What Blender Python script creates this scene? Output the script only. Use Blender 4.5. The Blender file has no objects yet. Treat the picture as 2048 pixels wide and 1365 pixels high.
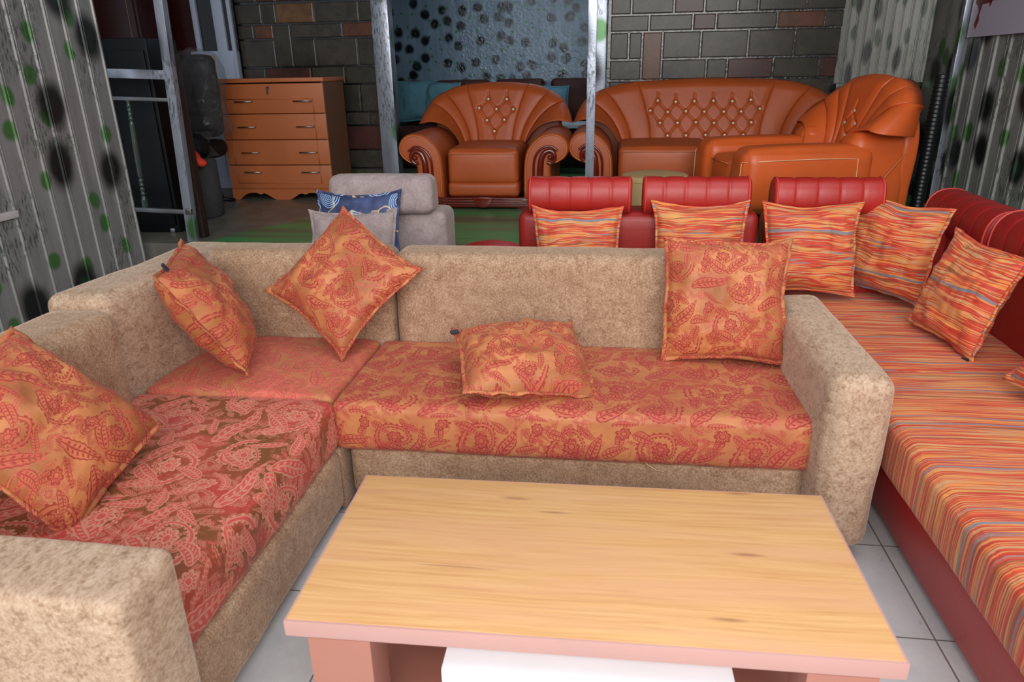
import bpy, bmesh, math, random
from mathutils import Vector, Matrix, noise
random.seed(7)
PI = math.pi
SC = bpy.context.scene
COL = SC.collection
# ------------------------------------------------------------------ camera
def make_camera():
    cam = bpy.data.cameras.new('camera'); o = bpy.data.objects.new('camera', cam); COL.objects.link(o)
    cam.sensor_width = 36.0; cam.lens = 1420.0/2048*36; cam.clip_start = .05
    p, y, r = math.radians(20.9), math.radians(7.8), math.radians(1.1)
    fw = Vector((-math.sin(y)*math.cos(p), math.cos(y)*math.cos(p), -math.sin(p)))
    rt = Vector((math.cos(y), math.sin(y), 0)); up = rt.cross(fw)
    r2 = rt*math.cos(r) - up*math.sin(r); u2 = rt*math.sin(r) + up*math.cos(r)
    m = Matrix((r2, u2, -fw)).transposed().to_4x4(); m.translation = (0, 0, 1.5)
    o.matrix_world = m
    cam.dof.use_dof = True; cam.dof.focus_distance = 3.1; cam.dof.aperture_fstop = 5.6
    SC.camera = o
make_camera()
# ------------------------------------------------------------------ world, light, exposure
w = bpy.data.worlds.new('overcast_daylight'); SC.world = w; w.use_nodes = True
w.node_tree.nodes['Background'].inputs[0].default_value = (.78, .87, 1, 1)
w.node_tree.nodes['Background'].inputs[1].default_value = .55
def area(name, loc, target, sx, sy, power, col):
    l = bpy.data.lights.new(name, 'AREA'); l.shape = 'RECTANGLE'; l.size = sx; l.size_y = sy; l.energy = power; l.color = col
    o = bpy.data.objects.new(name, l); COL.objects.link(o); o.location = loc
    o.rotation_euler = (Vector(target)-Vector(loc)).to_track_quat('-Z', 'Y').to_euler()
area('shopfront_daylight', (.3, -2.4, 2.7), (.1, 3.0, .3), 5.5, 2.6, 300, (1, .97, .93))
area('skylight_panel', (.9, 1.6, 3.4), (.8, 2.2, 0), 2.6, 2.2, 40, (.95, .98, 1))
area('rear_window_daylight', (.4, 7.2, 2.9), (.2, 6.6, 1.0), 3.0, .5, 16, (.7, .85, 1))
SC.view_settings.view_transform = 'Standard'; SC.view_settings.look = 'None'
SC.view_settings.gamma = 1; SC.view_settings.use_curve_mapping = False
SC.view_settings.exposure = 0.0
# ------------------------------------------------------------------ node helpers
def srgb(r, g, b):
    f = lambda c: (c/12.92 if c <= .04045 else ((c+.055)/1.055)**2.4)
    return (f(r/255), f(g/255), f(b/255), 1)
class NT:
    def __init__(s, tree): s.t = tree; s.n = tree.nodes; s.l = tree.links
    def node(s, typ, **kw):
        n = s.n.new(typ)
        for k, v in kw.items(): setattr(n, k, v)
        return n
    def put(s, sock, v):
        if isinstance(v, bpy.types.NodeSocket): s.l.new(v, sock)
        else: sock.default_value = v
    def m(s, op, a, b=0.0, c=None, clamp=False):
        n = s.node('ShaderNodeMath', operation=op, use_clamp=clamp)
        s.put(n.inputs[0], a); s.put(n.inputs[1], b)
        if c is not None: s.put(n.inputs[2], c)
        return n.outputs[0]
    def mix(s, f, a, b, blend='MIX'):
        n = s.node('ShaderNodeMix', data_type='RGBA', blend_type=blend)
        s.put(n.inputs[0], f); s.put(n.inputs[6], a); s.put(n.inputs[7], b); return n.outputs[2]
    def ss(s, x, lo, hi, a=0.0, b=1.0):
        n = s.node('ShaderNodeMapRange', interpolation_type='SMOOTHSTEP')
        s.put(n.inputs[0], x); n.inputs[1].default_value = lo; n.inputs[2].default_value = hi
        n.inputs[3].default_value = a; n.inputs[4].default_value = b; return n.outputs[0]
    def mapping(s, v, loc=(0,0,0), rot=(0,0,0), scale=(1,1,1), typ='POINT'):
        n = s.node('ShaderNodeMapping', vector_type=typ); s.put(n.inputs[0], v)
        n.inputs[1].default_value = loc; n.inputs[2].default_value = rot; n.inputs[3].default_value = scale
        return n.outputs[0]
    def noise(s, v, scale, detail=2.0, rough=.5, dist=0.0, col=False):
        n = s.node('ShaderNodeTexNoise'); s.put(n.inputs['Vector'], v); n.inputs['Scale'].default_value = scale
        n.inputs['Detail'].default_value = detail; n.inputs['Roughness'].default_value = rough; n.inputs['Distortion'].default_value = dist
        return n.outputs[1 if col else 0]
    def voro(s, v, scale, rnd=1.0, feature='F1', dim='2D'):
        n = s.node('ShaderNodeTexVoronoi', feature=feature, voronoi_dimensions=dim); s.put(n.inputs['Vector'], v)
        n.inputs['Scale'].default_value = scale; n.inputs['Randomness'].default_value = rnd
        return n
    def ramp(s, f, stops, interp='LINEAR'):
        n = s.node('ShaderNodeValToRGB'); n.color_ramp.interpolation = interp; e = n.color_ramp.elements
        while len(e) < len(stops): e.new(.5)
        for i, (p, c) in enumerate(stops): e[i].position = p; e[i].color = c
        s.put(n.inputs[0], f); return n.outputs[0]
    def vadd(s, a, b, op='ADD'):
        n = s.node('ShaderNodeVectorMath', operation=op); s.put(n.inputs[0], a); s.put(n.inputs[1], b); return n.outputs[0]
    def vscale(s, a, k):
        n = s.node('ShaderNodeVectorMath', operation='SCALE'); s.put(n.inputs[0], a); n.inputs['Scale'].default_value = k; return n.outputs[0]
    def sep(s, v):
        n = s.node('ShaderNodeSeparateXYZ'); s.put(n.inputs[0], v); return n.outputs
    def comb(s, x, y, z=0.0):
        n = s.node('ShaderNodeCombineXYZ'); s.put(n.inputs[0], x); s.put(n.inputs[1], y); s.put(n.inputs[2], z); return n.outputs[0]
    def bump(s, h, strength=.3, dist=.01, nrm=None):
        n = s.node('ShaderNodeBump'); s.put(n.inputs['Height'], h); n.inputs['Strength'].default_value = strength
        n.inputs['Distance'].default_value = dist
        if nrm is not None: s.put(n.inputs['Normal'], nrm)
        return n.outputs[0]
def newmat(name, rough=.5, metallic=0, spec=.5):
    m = bpy.data.materials.new(name); m.use_nodes = True; t = NT(m.node_tree)
    b = t.n['Principled BSDF']; b.inputs['Roughness'].default_value = rough; b.inputs['Metallic'].default_value = metallic
    b.inputs['Specular IOR Level'].default_value = spec
    return m, t, b
def texco(t, kind='Object'): return t.node('ShaderNodeTexCoord').outputs[kind]
def simple(name, c, rough=.5, metallic=0, spec=.5, vary=.12, nscale=6, bump=0, bscale=60, coat=0, stretch=(1,1,1)):
    m, t, b = newmat(name, rough, metallic, spec)
    v = t.mapping(texco(t), scale=stretch)
    n = t.noise(v, nscale, 4, .6)
    d = tuple(x*(1-vary) for x in c[:3])+(1,); l = tuple(min(1, x*(1+vary)) for x in c[:3])+(1,)
    t.put(b.inputs['Base Color'], t.ramp(n, [(.3, d), (.7, l)]))
    if bump: t.put(b.inputs['Normal'], t.bump(t.noise(v, bscale, 3), bump, .004))
    if coat: b.inputs['Coat Weight'].default_value = coat; b.inputs['Coat Roughness'].default_value = .12
    return m
# ------------------------------------------------------------------ paisley pattern groups
def group(name, ins, outs):
    g = bpy.data.node_groups.new(name, 'ShaderNodeTree')
    for n, ty in ins: g.interface.new_socket(n, in_out='INPUT', socket_type=ty)
    for n in outs: g.interface.new_socket(n, in_out='OUTPUT', socket_type='NodeSocketFloat')
    t = NT(g); return g, t, t.node('NodeGroupInput'), t.node('NodeGroupOutput')
def leaf_group():
    g, t, i, o = group('leaf', [('V', 'NodeSocketVector'), ('Bend', 'NodeSocketFloat')], ['Mask', 'Line'])
    s = t.sep(i.outputs[0]); x = s[0]
    xc = t.m('MINIMUM', t.m('MAXIMUM', x, .001), .999)
    q = t.m('SUBTRACT', x, .5)
    y = t.m('ADD', s[1], t.m('MULTIPLY', t.m('MULTIPLY', q, q), i.outputs[1]))
    ay = t.m('ABSOLUTE', y)
    saw = t.m('MULTIPLY', t.m('PINGPONG', t.m('MULTIPLY', x, 9.0), .5), .22)
    wd = t.m('ADD', t.m('MULTIPLY', t.m('SINE', t.m('MULTIPLY', t.m('POWER', xc, .65), PI)), .9), saw)
    d = t.m('DIVIDE', ay, t.m('MAXIMUM', wd, .05))
    inx = t.m('LESS_THAN', t.m('ABSOLUTE', q), .5)
    mask = t.m('MULTIPLY', inx, t.m('LESS_THAN', d, 1.0))
    out = t.m('GREATER_THAN', d, .8)
    vein = t.m('LESS_THAN', d, .13)
    sv = t.m('MULTIPLY', t.m('GREATER_THAN', t.m('SINE', t.m('ADD', t.m('MULTIPLY', x, 55.0), t.m('MULTIPLY', ay, -5.0))), .35),
             t.m('MULTIPLY', t.m('GREATER_THAN', d, .2), t.m('LESS_THAN', d, .62)))
    line = t.m('MULTIPLY', mask, t.m('MAXIMUM', t.m('MAXIMUM', out, vein), sv))
    t.l.new(mask, o.inputs[0]); t.l.new(line, o.inputs[1]); return g
def flower_group():
    g, t, i, o = group('flower', [('V', 'NodeSocketVector'), ('Bend', 'NodeSocketFloat')], ['Mask', 'Line'])
    s = t.sep(i.outputs[0])
    r = t.m('SQRT', t.m('ADD', t.m('MULTIPLY', s[0], s[0]), t.m('MULTIPLY', s[1], s[1])))
    th = t.m('ARCTAN2', s[1], s[0])
    R = t.m('ADD', .72, t.m('MULTIPLY', t.m('ABSOLUTE', t.m('COSINE', t.m('MULTIPLY', th, 3.5))), .28))
    k = t.m('DIVIDE', r, R)
    mask = t.m('LESS_THAN', k, 1.0)
    ring = t.m('LESS_THAN', t.m('ABSOLUTE', t.m('SUBTRACT', k, .88)), .12)
    ring2 = t.m('LESS_THAN', t.m('ABSOLUTE', t.m('SUBTRACT', r, .34)), .07)
    ray = t.m('MULTIPLY', t.m('GREATER_THAN', t.m('SINE', t.m('MULTIPLY', th, 14.0)), .2), t.m('GREATER_THAN', r, .45))
    line = t.m('MULTIPLY', mask, t.m('MAXIMUM', t.m('MAXIMUM', ring, ring2), ray))
    t.l.new(mask, o.inputs[0]); t.l.new(line, o.inputs[1]); return g
def scroll_group():   # a curling stem: arc of a ring
    g, t, i, o = group('scroll', [('V', 'NodeSocketVector'), ('Bend', 'NodeSocketFloat')], ['Mask', 'Line'])
    s = t.sep(i.outputs[0])
    r = t.m('SQRT', t.m('ADD', t.m('MULTIPLY', s[0], s[0]), t.m('MULTIPLY', s[1], s[1])))
    th = t.m('ARCTAN2', s[1], s[0])           # -pi..pi
    f = t.m('DIVIDE', t.m('ADD', th, PI), 2*PI)
    c = t.m('ADD', .35, t.m('MULTIPLY', f, .58))    # spiral radius
    wd = t.m('ADD', .03, t.m('MULTIPLY', f, .085))
    d = t.m('ABSOLUTE', t.m('SUBTRACT', r, c))
    beads = t.m('MULTIPLY', t.m('GREATER_THAN', t.m('SINE', t.m('MULTIPLY', th, 22.0)), .1), .06)
    mask = t.m('LESS_THAN', d, t.m('ADD', wd, beads))
    line = t.m('MULTIPLY', mask, t.m('GREATER_THAN', d, t.m('MULTIPLY', wd, .55)))
    t.l.new(mask, o.inputs[0]); t.l.new(line, o.inputs[1]); return g
LEAF, FLOW, SCRO = leaf_group(), flower_group(), scroll_group()
def tile_group():
    g, t, i, o = group('paisley_tile', [('V', 'NodeSocketVector')], ['Mask', 'Line'])
    v = t.vadd(i.outputs[0], t.vscale(t.vadd(t.noise(i.outputs[0], 2.2, 1, col=True), (.5, .5, .5), 'SUBTRACT'), .22))
    s = t.sep(v)
    row = t.m('FLOOR', s[1]); fy = t.m('FRACT', s[1])
    fx0 = t.m('ADD', s[0], t.m('MULTIPLY', row, .47)); fx = t.m('FRACT', fx0)
    p = t.comb(fx, fy)
    M = L = None
    def add(grp, cx, cy, ang, sx, sy, bend=0.0):
        nonlocal M, L
        n = t.node('ShaderNodeGroup'); n.node_tree = grp
        t.l.new(t.mapping(p, (cx, cy, 0), (0, 0, math.radians(ang)), (sx, sy, 1), 'TEXTURE'), n.inputs[0])
        n.inputs[1].default_value = bend
        a, b = n.outputs
        if M is None: M, L = a, b
        else:
            L = t.m('MAXIMUM', t.m('MULTIPLY', L, t.m('SUBTRACT', 1.0, a)), b); M = t.m('MAXIMUM', M, a)
    add(SCRO, .30, .70, 40, .27, .25)
    add(SCRO, .74, .27, 215, .25, .24)
    add(LEAF, .04, .06, 38, .62, .085, 1.6)
    add(LEAF, .46, .42, 62, .54, .075, -1.8)
    add(LEAF, .40, .44, 152, .38, .07, 1.4)
    add(LEAF, .50, .30, -28, .46, .075, 1.5)
    add(LEAF, .16, .34, 100, .34, .06, -1.2)
    add(LEAF, .66, .62, 18, .32, .065, 1.6)
    add(LEAF, .60, .80, 148, .26, .05, 1.0)
    add(LEAF, .78, .56, -72, .30, .055, -1.3)
    add(LEAF, .22, .04, -4, .30, .05, 1.2)
    add(LEAF, .02, .92, -30, .30, .06, 1.4)
    add(LEAF, .84, .72, 74, .26, .055, 1.0)
    add(FLOW, .30, .70, 0, .10, .10)
    add(FLOW, .74, .27, 20, .095, .095)
    add(FLOW, .90, .90, 10, .085, .085)
    add(FLOW, .10, .50, 30, .07, .07)
    t.l.new(M, o.inputs[0]); t.l.new(L, o.inputs[1]); return g
TILE = tile_group()
def jacquard(name, ground, ground2, motif, line, tile=.30, rot=0, small=.5, sheen=.25, fill=.5):
    m, t, b = newmat(name, .55, 0, .35)
    uv = texco(t, 'UV')
    def layer(k, r, off):
        n = t.node('ShaderNodeGroup'); n.node_tree = TILE
        t.l.new(t.mapping(uv, off, (0, 0, r), (k, k, 1)), n.inputs[0]); return n.outputs
    A = layer(1/tile, rot, (.2, .1, 0)); B = layer(2.3/tile, rot+1.9, (.6, .3, 0))
    reg = t.ss(t.noise(uv, 9, 2, .5, .6), small-.05, small+.05)
    bg = t.mix(t.ss(t.noise(uv, 4, 3), .40, .62), ground, ground2)
    weave = t.m('SINE', t.m('MULTIPLY', t.sep(uv)[1], 5200.0))
    # filler fronds
    mot2 = tuple(motif[k]*.62+ground[k]*.38 for k in range(3))+(1,)
    c = t.mix(t.m('MULTIPLY', t.m('MULTIPLY', B[0], reg), .85), bg, mot2)
    c = t.mix(t.m('MULTIPLY', t.m('MULTIPLY', B[1], reg), .75), c, line)
    # small berries
    vb = t.voro(uv, 70).outputs[0]
    reg2 = t.ss(t.noise(uv, 13, 1), .55, .6)
    c = t.mix(t.m('MULTIPLY', t.m('MULTIPLY', t.m('LESS_THAN', vb, .33), reg2), .7), c, motif)
    c = t.mix(t.m('MULTIPLY', A[0], fill), c, motif)
    c = t.mix(t.m('MULTIPLY', A[1], .9), c, line)
    t.put(b.inputs['Base Color'], c)
    h = t.m('ADD', t.m('MULTIPLY', A[0], .6), t.m('MULTIPLY', A[1], .4))
    nr = t.bump(h, .25, .0015); nr = t.bump(t.noise(uv, 9, 3, .6), .35, .02, nr)
    t.put(b.inputs['Normal'], nr)
    t.put(b.inputs['Roughness'], t.m('ADD', .52, t.m('MULTIPLY', A[0], .2)))
    b.inputs['Sheen Weight'].default_value = sheen*.6; b.inputs['Sheen Roughness'].default_value = .4
    b.inputs['Sheen Tint'].default_value = srgb(255, 200, 185)
    return m
GOLD, GOLD2 = srgb(194, 128, 82), srgb(158, 96, 56)
M_pillow = jacquard('paisley_jacquard_cushion', srgb(196, 126, 78), GOLD2, srgb(192, 90, 70), srgb(150, 50, 42), .26, .3, fill=.5, small=.50)
M_seat = jacquard('paisley_jacquard_seat', srgb(190, 122, 76), srgb(176, 104, 68), srgb(188, 84, 72), srgb(152, 48, 44), .30, 0, fill=.52, small=.50)
M_seatred = jacquard('paisley_jacquard_rose_sheen', srgb(124, 74, 38), srgb(186, 68, 60), srgb(200, 82, 76), srgb(204, 140, 112), .37, .5, small=.42, fill=.95)  # reverse-weave jacquard; its direction-dependent sheen is put into these redder colours
M_seatpink = jacquard('paisley_jacquard_corner', srgb(188, 122, 80), srgb(210, 108, 92), srgb(218, 98, 90), srgb(160, 90, 62), .27, 1.0, small=.45, fill=.85)
# ------------------------------------------------------------------ striped fabric
def striped(name, h=.014, ln=7.0, bar=.155, baroff=.0, barw=.05, wav=.03, thick=.45, rng=1.7):
    """rows of long lens-shaped patches parted by thin wavy red lines, with a bold grey stripe now and then"""
    m, t, b = newmat(name, .6, 0, .3)
    uv = texco(t, 'UV'); s = t.sep(uv)
    w1 = t.noise(t.mapping(uv, scale=(5, 13, 1)), 1, 1)
    yy = t.m('ADD', s[1], t.m('MULTIPLY', t.m('SUBTRACT', w1, .5), wav))
    R, R2, T, O, Y, D, G = srgb(204, 78, 52), srgb(184, 60, 44), srgb(200, 152, 106), srgb(222, 136, 66), srgb(226, 158, 84), srgb(146, 92, 56), srgb(146, 128, 128)
    def lay(hh, off, l, th):
        q = t.m('DIVIDE', t.m('ADD', yy, off), hh); row = t.m('FLOOR', q); f = t.m('ABSOLUTE', t.m('SUBTRACT', t.m('FRACT', q), .5))
        p = t.comb(t.m('MULTIPLY', s[0], l), t.m('MULTIPLY', row, 7.31))
        n = t.noise(p, 1.0, 1, .4)
        lens = t.m('MULTIPLY', t.m('SUBTRACT', n, th), rng)
        mask = t.m('LESS_THAN', f, lens)
        hue = t.noise(t.comb(t.m('MULTIPLY', s[0], l*.35), t.m('MULTIPLY', row, 3.77), 4.0), 1.0, 0)
        col = t.ramp(hue, [(.28, G), (.34, T), (.42, O), (.48, T), (.54, O), (.60, T), (.66, Y), (.72, D)])
        return mask, col
    base = t.mix(t.ss(t.noise(t.comb(t.m('MULTIPLY', s[0], 6.0), t.m('MULTIPLY', s[1], 60.0)), 1, 2), .46, .56), R, R2)
    m2, c2 = lay(h*.5, .003, ln*.8, thick+.02)
    m1, c1 = lay(h, 0, ln, thick)
    c = t.mix(m2, base, c2); c = t.mix(m1, c, c1)
    bb = t.m('ABSOLUTE', t.m('SUBTRACT', t.m('FRACT', t.m('ADD', t.m('DIVIDE', yy, bar), baroff)), .5))
    c = t.mix(t.m('LESS_THAN', bb, barw), c, srgb(134, 126, 132))
    t.put(b.inputs['Base Color'], c)
    nr = t.bump(t.noise(uv, 400, 2), .15, .001); nr = t.bump(t.noise(uv, 11, 3, .6), .3, .02, nr)
    t.put(b.inputs['Normal'], nr)
    b.inputs['Sheen Weight'].default_value = .1
    return m
M_strip_p = striped('striped_cushion_fabric', .0155, 6.5, .34, .2, .017, .045, .445, 2.0)
M_strip_s = striped('striped_seat_fabric', .0155, 3.0, .262, .36, .017, .024, .40, 1.5)
# ------------------------------------------------------------------ velvet
def velvet(name, dark, mid, light, sc=1.0, streak=(1, 1, 1), fine=.5, coarse=.35):
    m, t, b = newmat(name, .8, 0, .15)
    v = texco(t)
    a = t.noise(t.mapping(v, scale=streak), 16*sc, 5, .7, .8)
    f = t.noise(t.mapping(v, scale=streak), 150, 3, .7)
    x = t.m('ADD', t.m('MULTIPLY', t.m('SUBTRACT', a, .5), coarse*2), t.m('MULTIPLY', t.m('SUBTRACT', f, .5), fine*2))
    x = t.m('ADD', x, .5)
    t.put(b.inputs['Base Color'], t.ramp(x, [(.30, dark), (.5, mid), (.70, light)]))
    b.inputs['Sheen Weight'].default_value = .5; b.inputs['Sheen Roughness'].default_value = .35
    b.inputs['Sheen Tint'].default_value = srgb(240, 218, 200)
    t.put(b.inputs['Normal'], t.bump(x, .25, .004))
    return m
M_velvet = velvet('beige_velvet', srgb(134, 102, 78), srgb(166, 134, 108), srgb(190, 162, 136), 1.2, (1, 1, 1), .5, .30)
M_velvet_arm = velvet('crushed_beige_velvet', srgb(136, 106, 84), srgb(178, 150, 126), srgb(198, 174, 152), 2.4, (1, .6, 1), .35, .36)
M_grey = velvet('mauve_grey_suede', srgb(136, 120, 118), srgb(158, 142, 140), srgb(176, 162, 160), .7, (1, 1, 1), .3, .4)
# ------------------------------------------------------------------ leather etc
def leather(name, c, rough=.38, vary=.08):
    m, t, b = newmat(name, rough, 0, .45)
    v = texco(t)
    n = t.noise(v, 3.5, 3)
    d = tuple(x*(1-vary) for x in c[:3])+(1,); l = tuple(min(1, x*(1+vary)) for x in c[:3])+(1,)
    t.put(b.inputs['Base Color'], t.ramp(n, [(.3, d), (.7, l)]))
    t.put(b.inputs['Normal'], t.bump(t.voro(v, 260, dim='3D').outputs[0], .12, .0015, t.bump(t.noise(v, 14, 2), .12, .01)))
    return m
M_red = leather('red_leather', srgb(168, 38, 32), .36)
M_redd = leather('dark_red_leather', srgb(148, 32, 28), .42)
M_orange = leather('tan_orange_leather', srgb(174, 82, 38), .42)
M_orange2 = leather('bright_orange_leather', srgb(206, 92, 40), .36)
M_thread = simple('pale_thread', srgb(232, 190, 150), .8)
M_pipe = simple('orange_piping', srgb(206, 118, 66), .5)
M_redpipe = simple('red_piping', srgb(196, 60, 52), .45)
M_cream = leather('cream_leatherette', srgb(196, 164, 116), .5)
M_mahog = simple('carved_mahogany', srgb(104, 26, 14), .16, coat=.7, nscale=14)
M_dot = simple('button_rhinestone', srgb(214, 202, 180), .2, .3)
M_pine = simple('orange_brown_laminate', srgb(176, 98, 54), .45, vary=.05)
M_pineside = simple('brown_laminate', srgb(112, 70, 40), .5, vary=.06)
M_darkslot = simple('drawer_gap_shadow', srgb(70, 34, 18), .7)
M_chrome = simple('brushed_steel', srgb(170, 170, 172), .3, 1)
M_black = simple('gloss_black', srgb(7, 8, 9), .35, spec=.25)
M_blackc = simple('black_fabric', srgb(15, 15, 18), .7, spec=.3)
M_charcoal = simple('charcoal_felt', srgb(62, 62, 64), .95, nscale=30)
M_maroon = simple('dark_maroon_wood', srgb(58, 16, 16), .35)
M_pvc = simple('bluish_white_pvc', srgb(172, 182, 202), .4, vary=.04)
M_darkglass = simple('dark_pane', srgb(10, 10, 12), .08)
M_brass = simple('brass', srgb(190, 150, 70), .25, 1)
M_teal = simple('teal_fabric', srgb(92, 134, 146), .8, bump=.1)
M_brownf = simple('brown_sofa_fabric', srgb(80, 36, 26), .7)
M_whitetag = simple('white_laminate', srgb(236, 236, 240), .3, vary=.02)
M_tag = simple('navy_tag', srgb(42, 44, 58), .7)
M_redcloth = simple('bright_red_cloth', srgb(220, 56, 32), .7)
M_concrete = simple('bare_concrete', srgb(92, 88, 80), .85, vary=.25, nscale=5, bump=.4, bscale=30)
M_edge = simple('rose_brown_edging', srgb(194, 150, 142), .32, vary=.03)
M_leglam = simple('rose_brown_laminate', srgb(170, 114, 98), .4, vary=.04)
M_dkbrown = simple('dark_brown_timber', srgb(44, 24, 18), .5)
def plastic():
    m, t, b = newmat('clear_crinkled_plastic', .12, 0, .7)
    v = texco(t); b.inputs['Base Color'].default_value = srgb(120, 118, 120)
    b.inputs['Alpha'].default_value = .22
    t.put(b.inputs['Normal'], t.bump(t.noise(v, 14, 3, .6, 1.5), .9, .03)); return m
M_plastic = plastic()
def oak():
    m, t, b = newmat('light_oak_laminate', .34, 0, .45)
    v = texco(t)
    warp = t.noise(t.mapping(v, scale=(.8, 4, 4)), 1.5, 2, col=True)
    p = t.vadd(v, t.vscale(warp, .07))
    g = t.noise(t.mapping(p, scale=(1.6, 60, 60)), 1.6, 5, .6)
    big = t.noise(t.mapping(p, scale=(1.0, 9, 5)), 1.4, 3)
    c = t.ramp(g, [(.30, srgb(204, 150, 98)), (.5, srgb(216, 166, 110)), (.66, srgb(224, 176, 122))])
    c = t.mix(t.m('MULTIPLY', t.ss(big, .42, .68), .55), c, srgb(218, 164, 126))
    cr = t.ss(t.noise(t.mapping(p, scale=(1.3, 34, 34)), 1.1, 3, .55), .66, .76)
    c = t.mix(t.m('MULTIPLY', cr, .55), c, srgb(158, 112, 82))
    kv = t.voro(t.mapping(p, scale=(1.1, 7, 1)), 1.9); kn = kv.outputs[0]
    c = t.mix(t.m('MULTIPLY', t.m('MULTIPLY', t.ss(kn, .12, .01), .6), t.m('GREATER_THAN', t.sep(kv.outputs[1])[0], .68)), c, srgb(140, 92, 62))
    t.put(b.inputs['Base Color'], c); return m
M_oak = oak()
def tiles():
    m, t, b = newmat('white_floor_tile', .22, 0, .5)
    v = texco(t); s = t.sep(v)
    P = .42
    fx = t.m('ABSOLUTE', t.m('SUBTRACT', t.m('FRACT', t.m('DIVIDE', t.m('SUBTRACT', s[0], .94-P/2), P)), .5))
    fy = t.m('ABSOLUTE', t.m('SUBTRACT', t.m('FRACT', t.m('DIVIDE', t.m('SUBTRACT', s[1], 1.68-P/2), P)), .5))
    j = t.m('LESS_THAN', t.m('MINIMUM', fx, fy), .006)
    c = t.ramp(t.noise(v, 3, 5, .7), [(.3, srgb(186, 188, 190)), (.7, srgb(214, 214, 214))])
    dirt = t.ss(t.noise(v, 22, 3, .6, .5), .68, .74)
    c = t.mix(t.m('MULTIPLY', dirt, .35), c, srgb(120, 124, 134))
    c = t.mix(j, c, srgb(120, 116, 112))
    t.put(b.inputs['Base Color'], c); return m
M_tiles = tiles()
def greenfloor():
    m, t, b = newmat('green_painted_boards', .38, 0, .5)
    v = texco(t); s = t.sep(v)
    band = t.noise(t.comb(t.m('MULTIPLY', s[0], .5), t.m('MULTIPLY', s[1], 5.0)), 1, 2)
    c = t.ramp(band, [(.34, srgb(80, 98, 72)), (.46, srgb(92, 120, 84)), (.56, srgb(66, 142, 82))])
    sc_ = t.ss(t.noise(v, 12, 4, .7), .62, .72)
    c = t.mix(t.m('MULTIPLY', sc_, .5), c, srgb(116, 122, 108))
    ln = t.m('LESS_THAN', t.m('ABSOLUTE', t.m('SUBTRACT', t.m('FRACT', t.m('MULTIPLY', s[1], 4.2)), .5)), .02)
    c = t.mix(t.m('MULTIPLY', ln, .55), c, srgb(44, 52, 40))
    # bare concrete to the left of the painted strip
    e = t.m('ADD', t.m('ADD', s[0], t.m('MULTIPLY', s[1], -.42)), t.m('MULTIPLY', t.noise(v, 4, 3), .15))
    k = t.ss(e, -4.08, -4.0, 1, 0)
    conc = t.ramp(t.noise(v, 6, 5, .7), [(.3, srgb(86, 84, 74)), (.7, srgb(120, 116, 104))])
    t.put(b.inputs['Base Color'], t.mix(k, c, conc)); return m
M_green = greenfloor()
def spotted(name, base, k=3.0, k2=4.2, rad=.30, sq=(1, 1, 1), metal=.35, rough=.32, dark=srgb(20, 23, 22), green=srgb(58, 108, 46), streaks=True, gl=0, grn=.9, keep=.2, radg=None):
    m, t, b = newmat(name, rough, metal, .5)
    uv = t.mapping(texco(t, 'UV'), scale=sq); radg = radg or rad
    base2 = tuple(x*.72 for x in base[:3])+(1,)
    st = t.noise(t.mapping(uv, scale=(9, 1.2, 1)), 1.6, 4, .6)
    c = t.ramp(st, [(.3, base2), (.6, base), (.8, tuple(min(1, x*1.15) for x in base[:3])+(1,))])
    wv = t.vadd(uv, t.vscale(t.noise(uv, 5, 2, col=True), .06))
    vg = t.voro(t.vadd(wv, (3.7, 1.9, 0)), k2, .95)
    g = t.m('MULTIPLY', t.ss(vg.outputs[0], radg*.85, radg*.45), t.m('GREATER_THAN', t.sep(vg.outputs[1])[1], .2))
    c = t.mix(t.m('MULTIPLY', g, grn), c, green)
    vb = t.voro(wv, k, .85)
    cell = t.sep(vb.outputs[1])[0]
    bl = t.m('MULTIPLY', t.ss(vb.outputs[0], rad*1.25, rad*.55), t.m('GREATER_THAN', cell, keep))
    c = t.mix(t.m('MULTIPLY', bl, .97), c, dark)
    gg = t.ss(vb.outputs[0], rad*.5, 0)
    c = t.mix(t.m('MULTIPLY', t.m('MULTIPLY', gg, bl), t.m('MULTIPLY', t.m('GREATER_THAN', cell, .6), .8)), c, srgb(36, 78, 52))
    if streaks:
        sv = t.mapping(uv, rot=(0, 0, .35), scale=(95, 22, 1))
        sn = t.m('MULTIPLY', t.ss(t.noise(sv, 1, 4, .7), .52, .57), t.ss(t.noise(uv, 2.3, 1), .50, .58))
        c = t.mix(t.m('MULTIPLY', sn, .7), c, srgb(40, 56, 40))
    t.put(b.inputs['Base Color'], c)
    if gl:
        t.put(b.inputs['Normal'], t.bump(t.noise(uv, 26, 3, .6), gl, .02))
    else:
        t.put(b.inputs['Normal'], t.bump(t.noise(uv, 90, 3), .2, .003))
    return m
M_sheet = spotted('spotted_sheet_metal', srgb(146, 144, 142), 2.7, 4.3, .27, (1, .8, 1), .2, .38, radg=.25)
M_sheetr = spotted('spotted_sheet_metal_right', srgb(156, 156, 152), 3.0, 3.4, .28, (1, .8, 1), .2, .38, radg=.26)
M_sheetb = spotted('spotted_sheet_metal_far', srgb(112, 112, 106), 7, 7, .30, (1.4, .45, 1), .2, .4, green=srgb(40, 60, 38))
M_post = spotted('sprayed_steel_post', srgb(164, 170, 184), 2.6, 3.2, .34, (1, .8, 1), .5, .28)
M_rear = spotted('glossy_spotted_wall', srgb(132, 150, 166), 5.2, 7.5, .30, (1, 1, 1), 0, .2, srgb(20, 20, 22), srgb(52, 120, 50), False, .3, .85, keep=.06, radg=.17)
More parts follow.
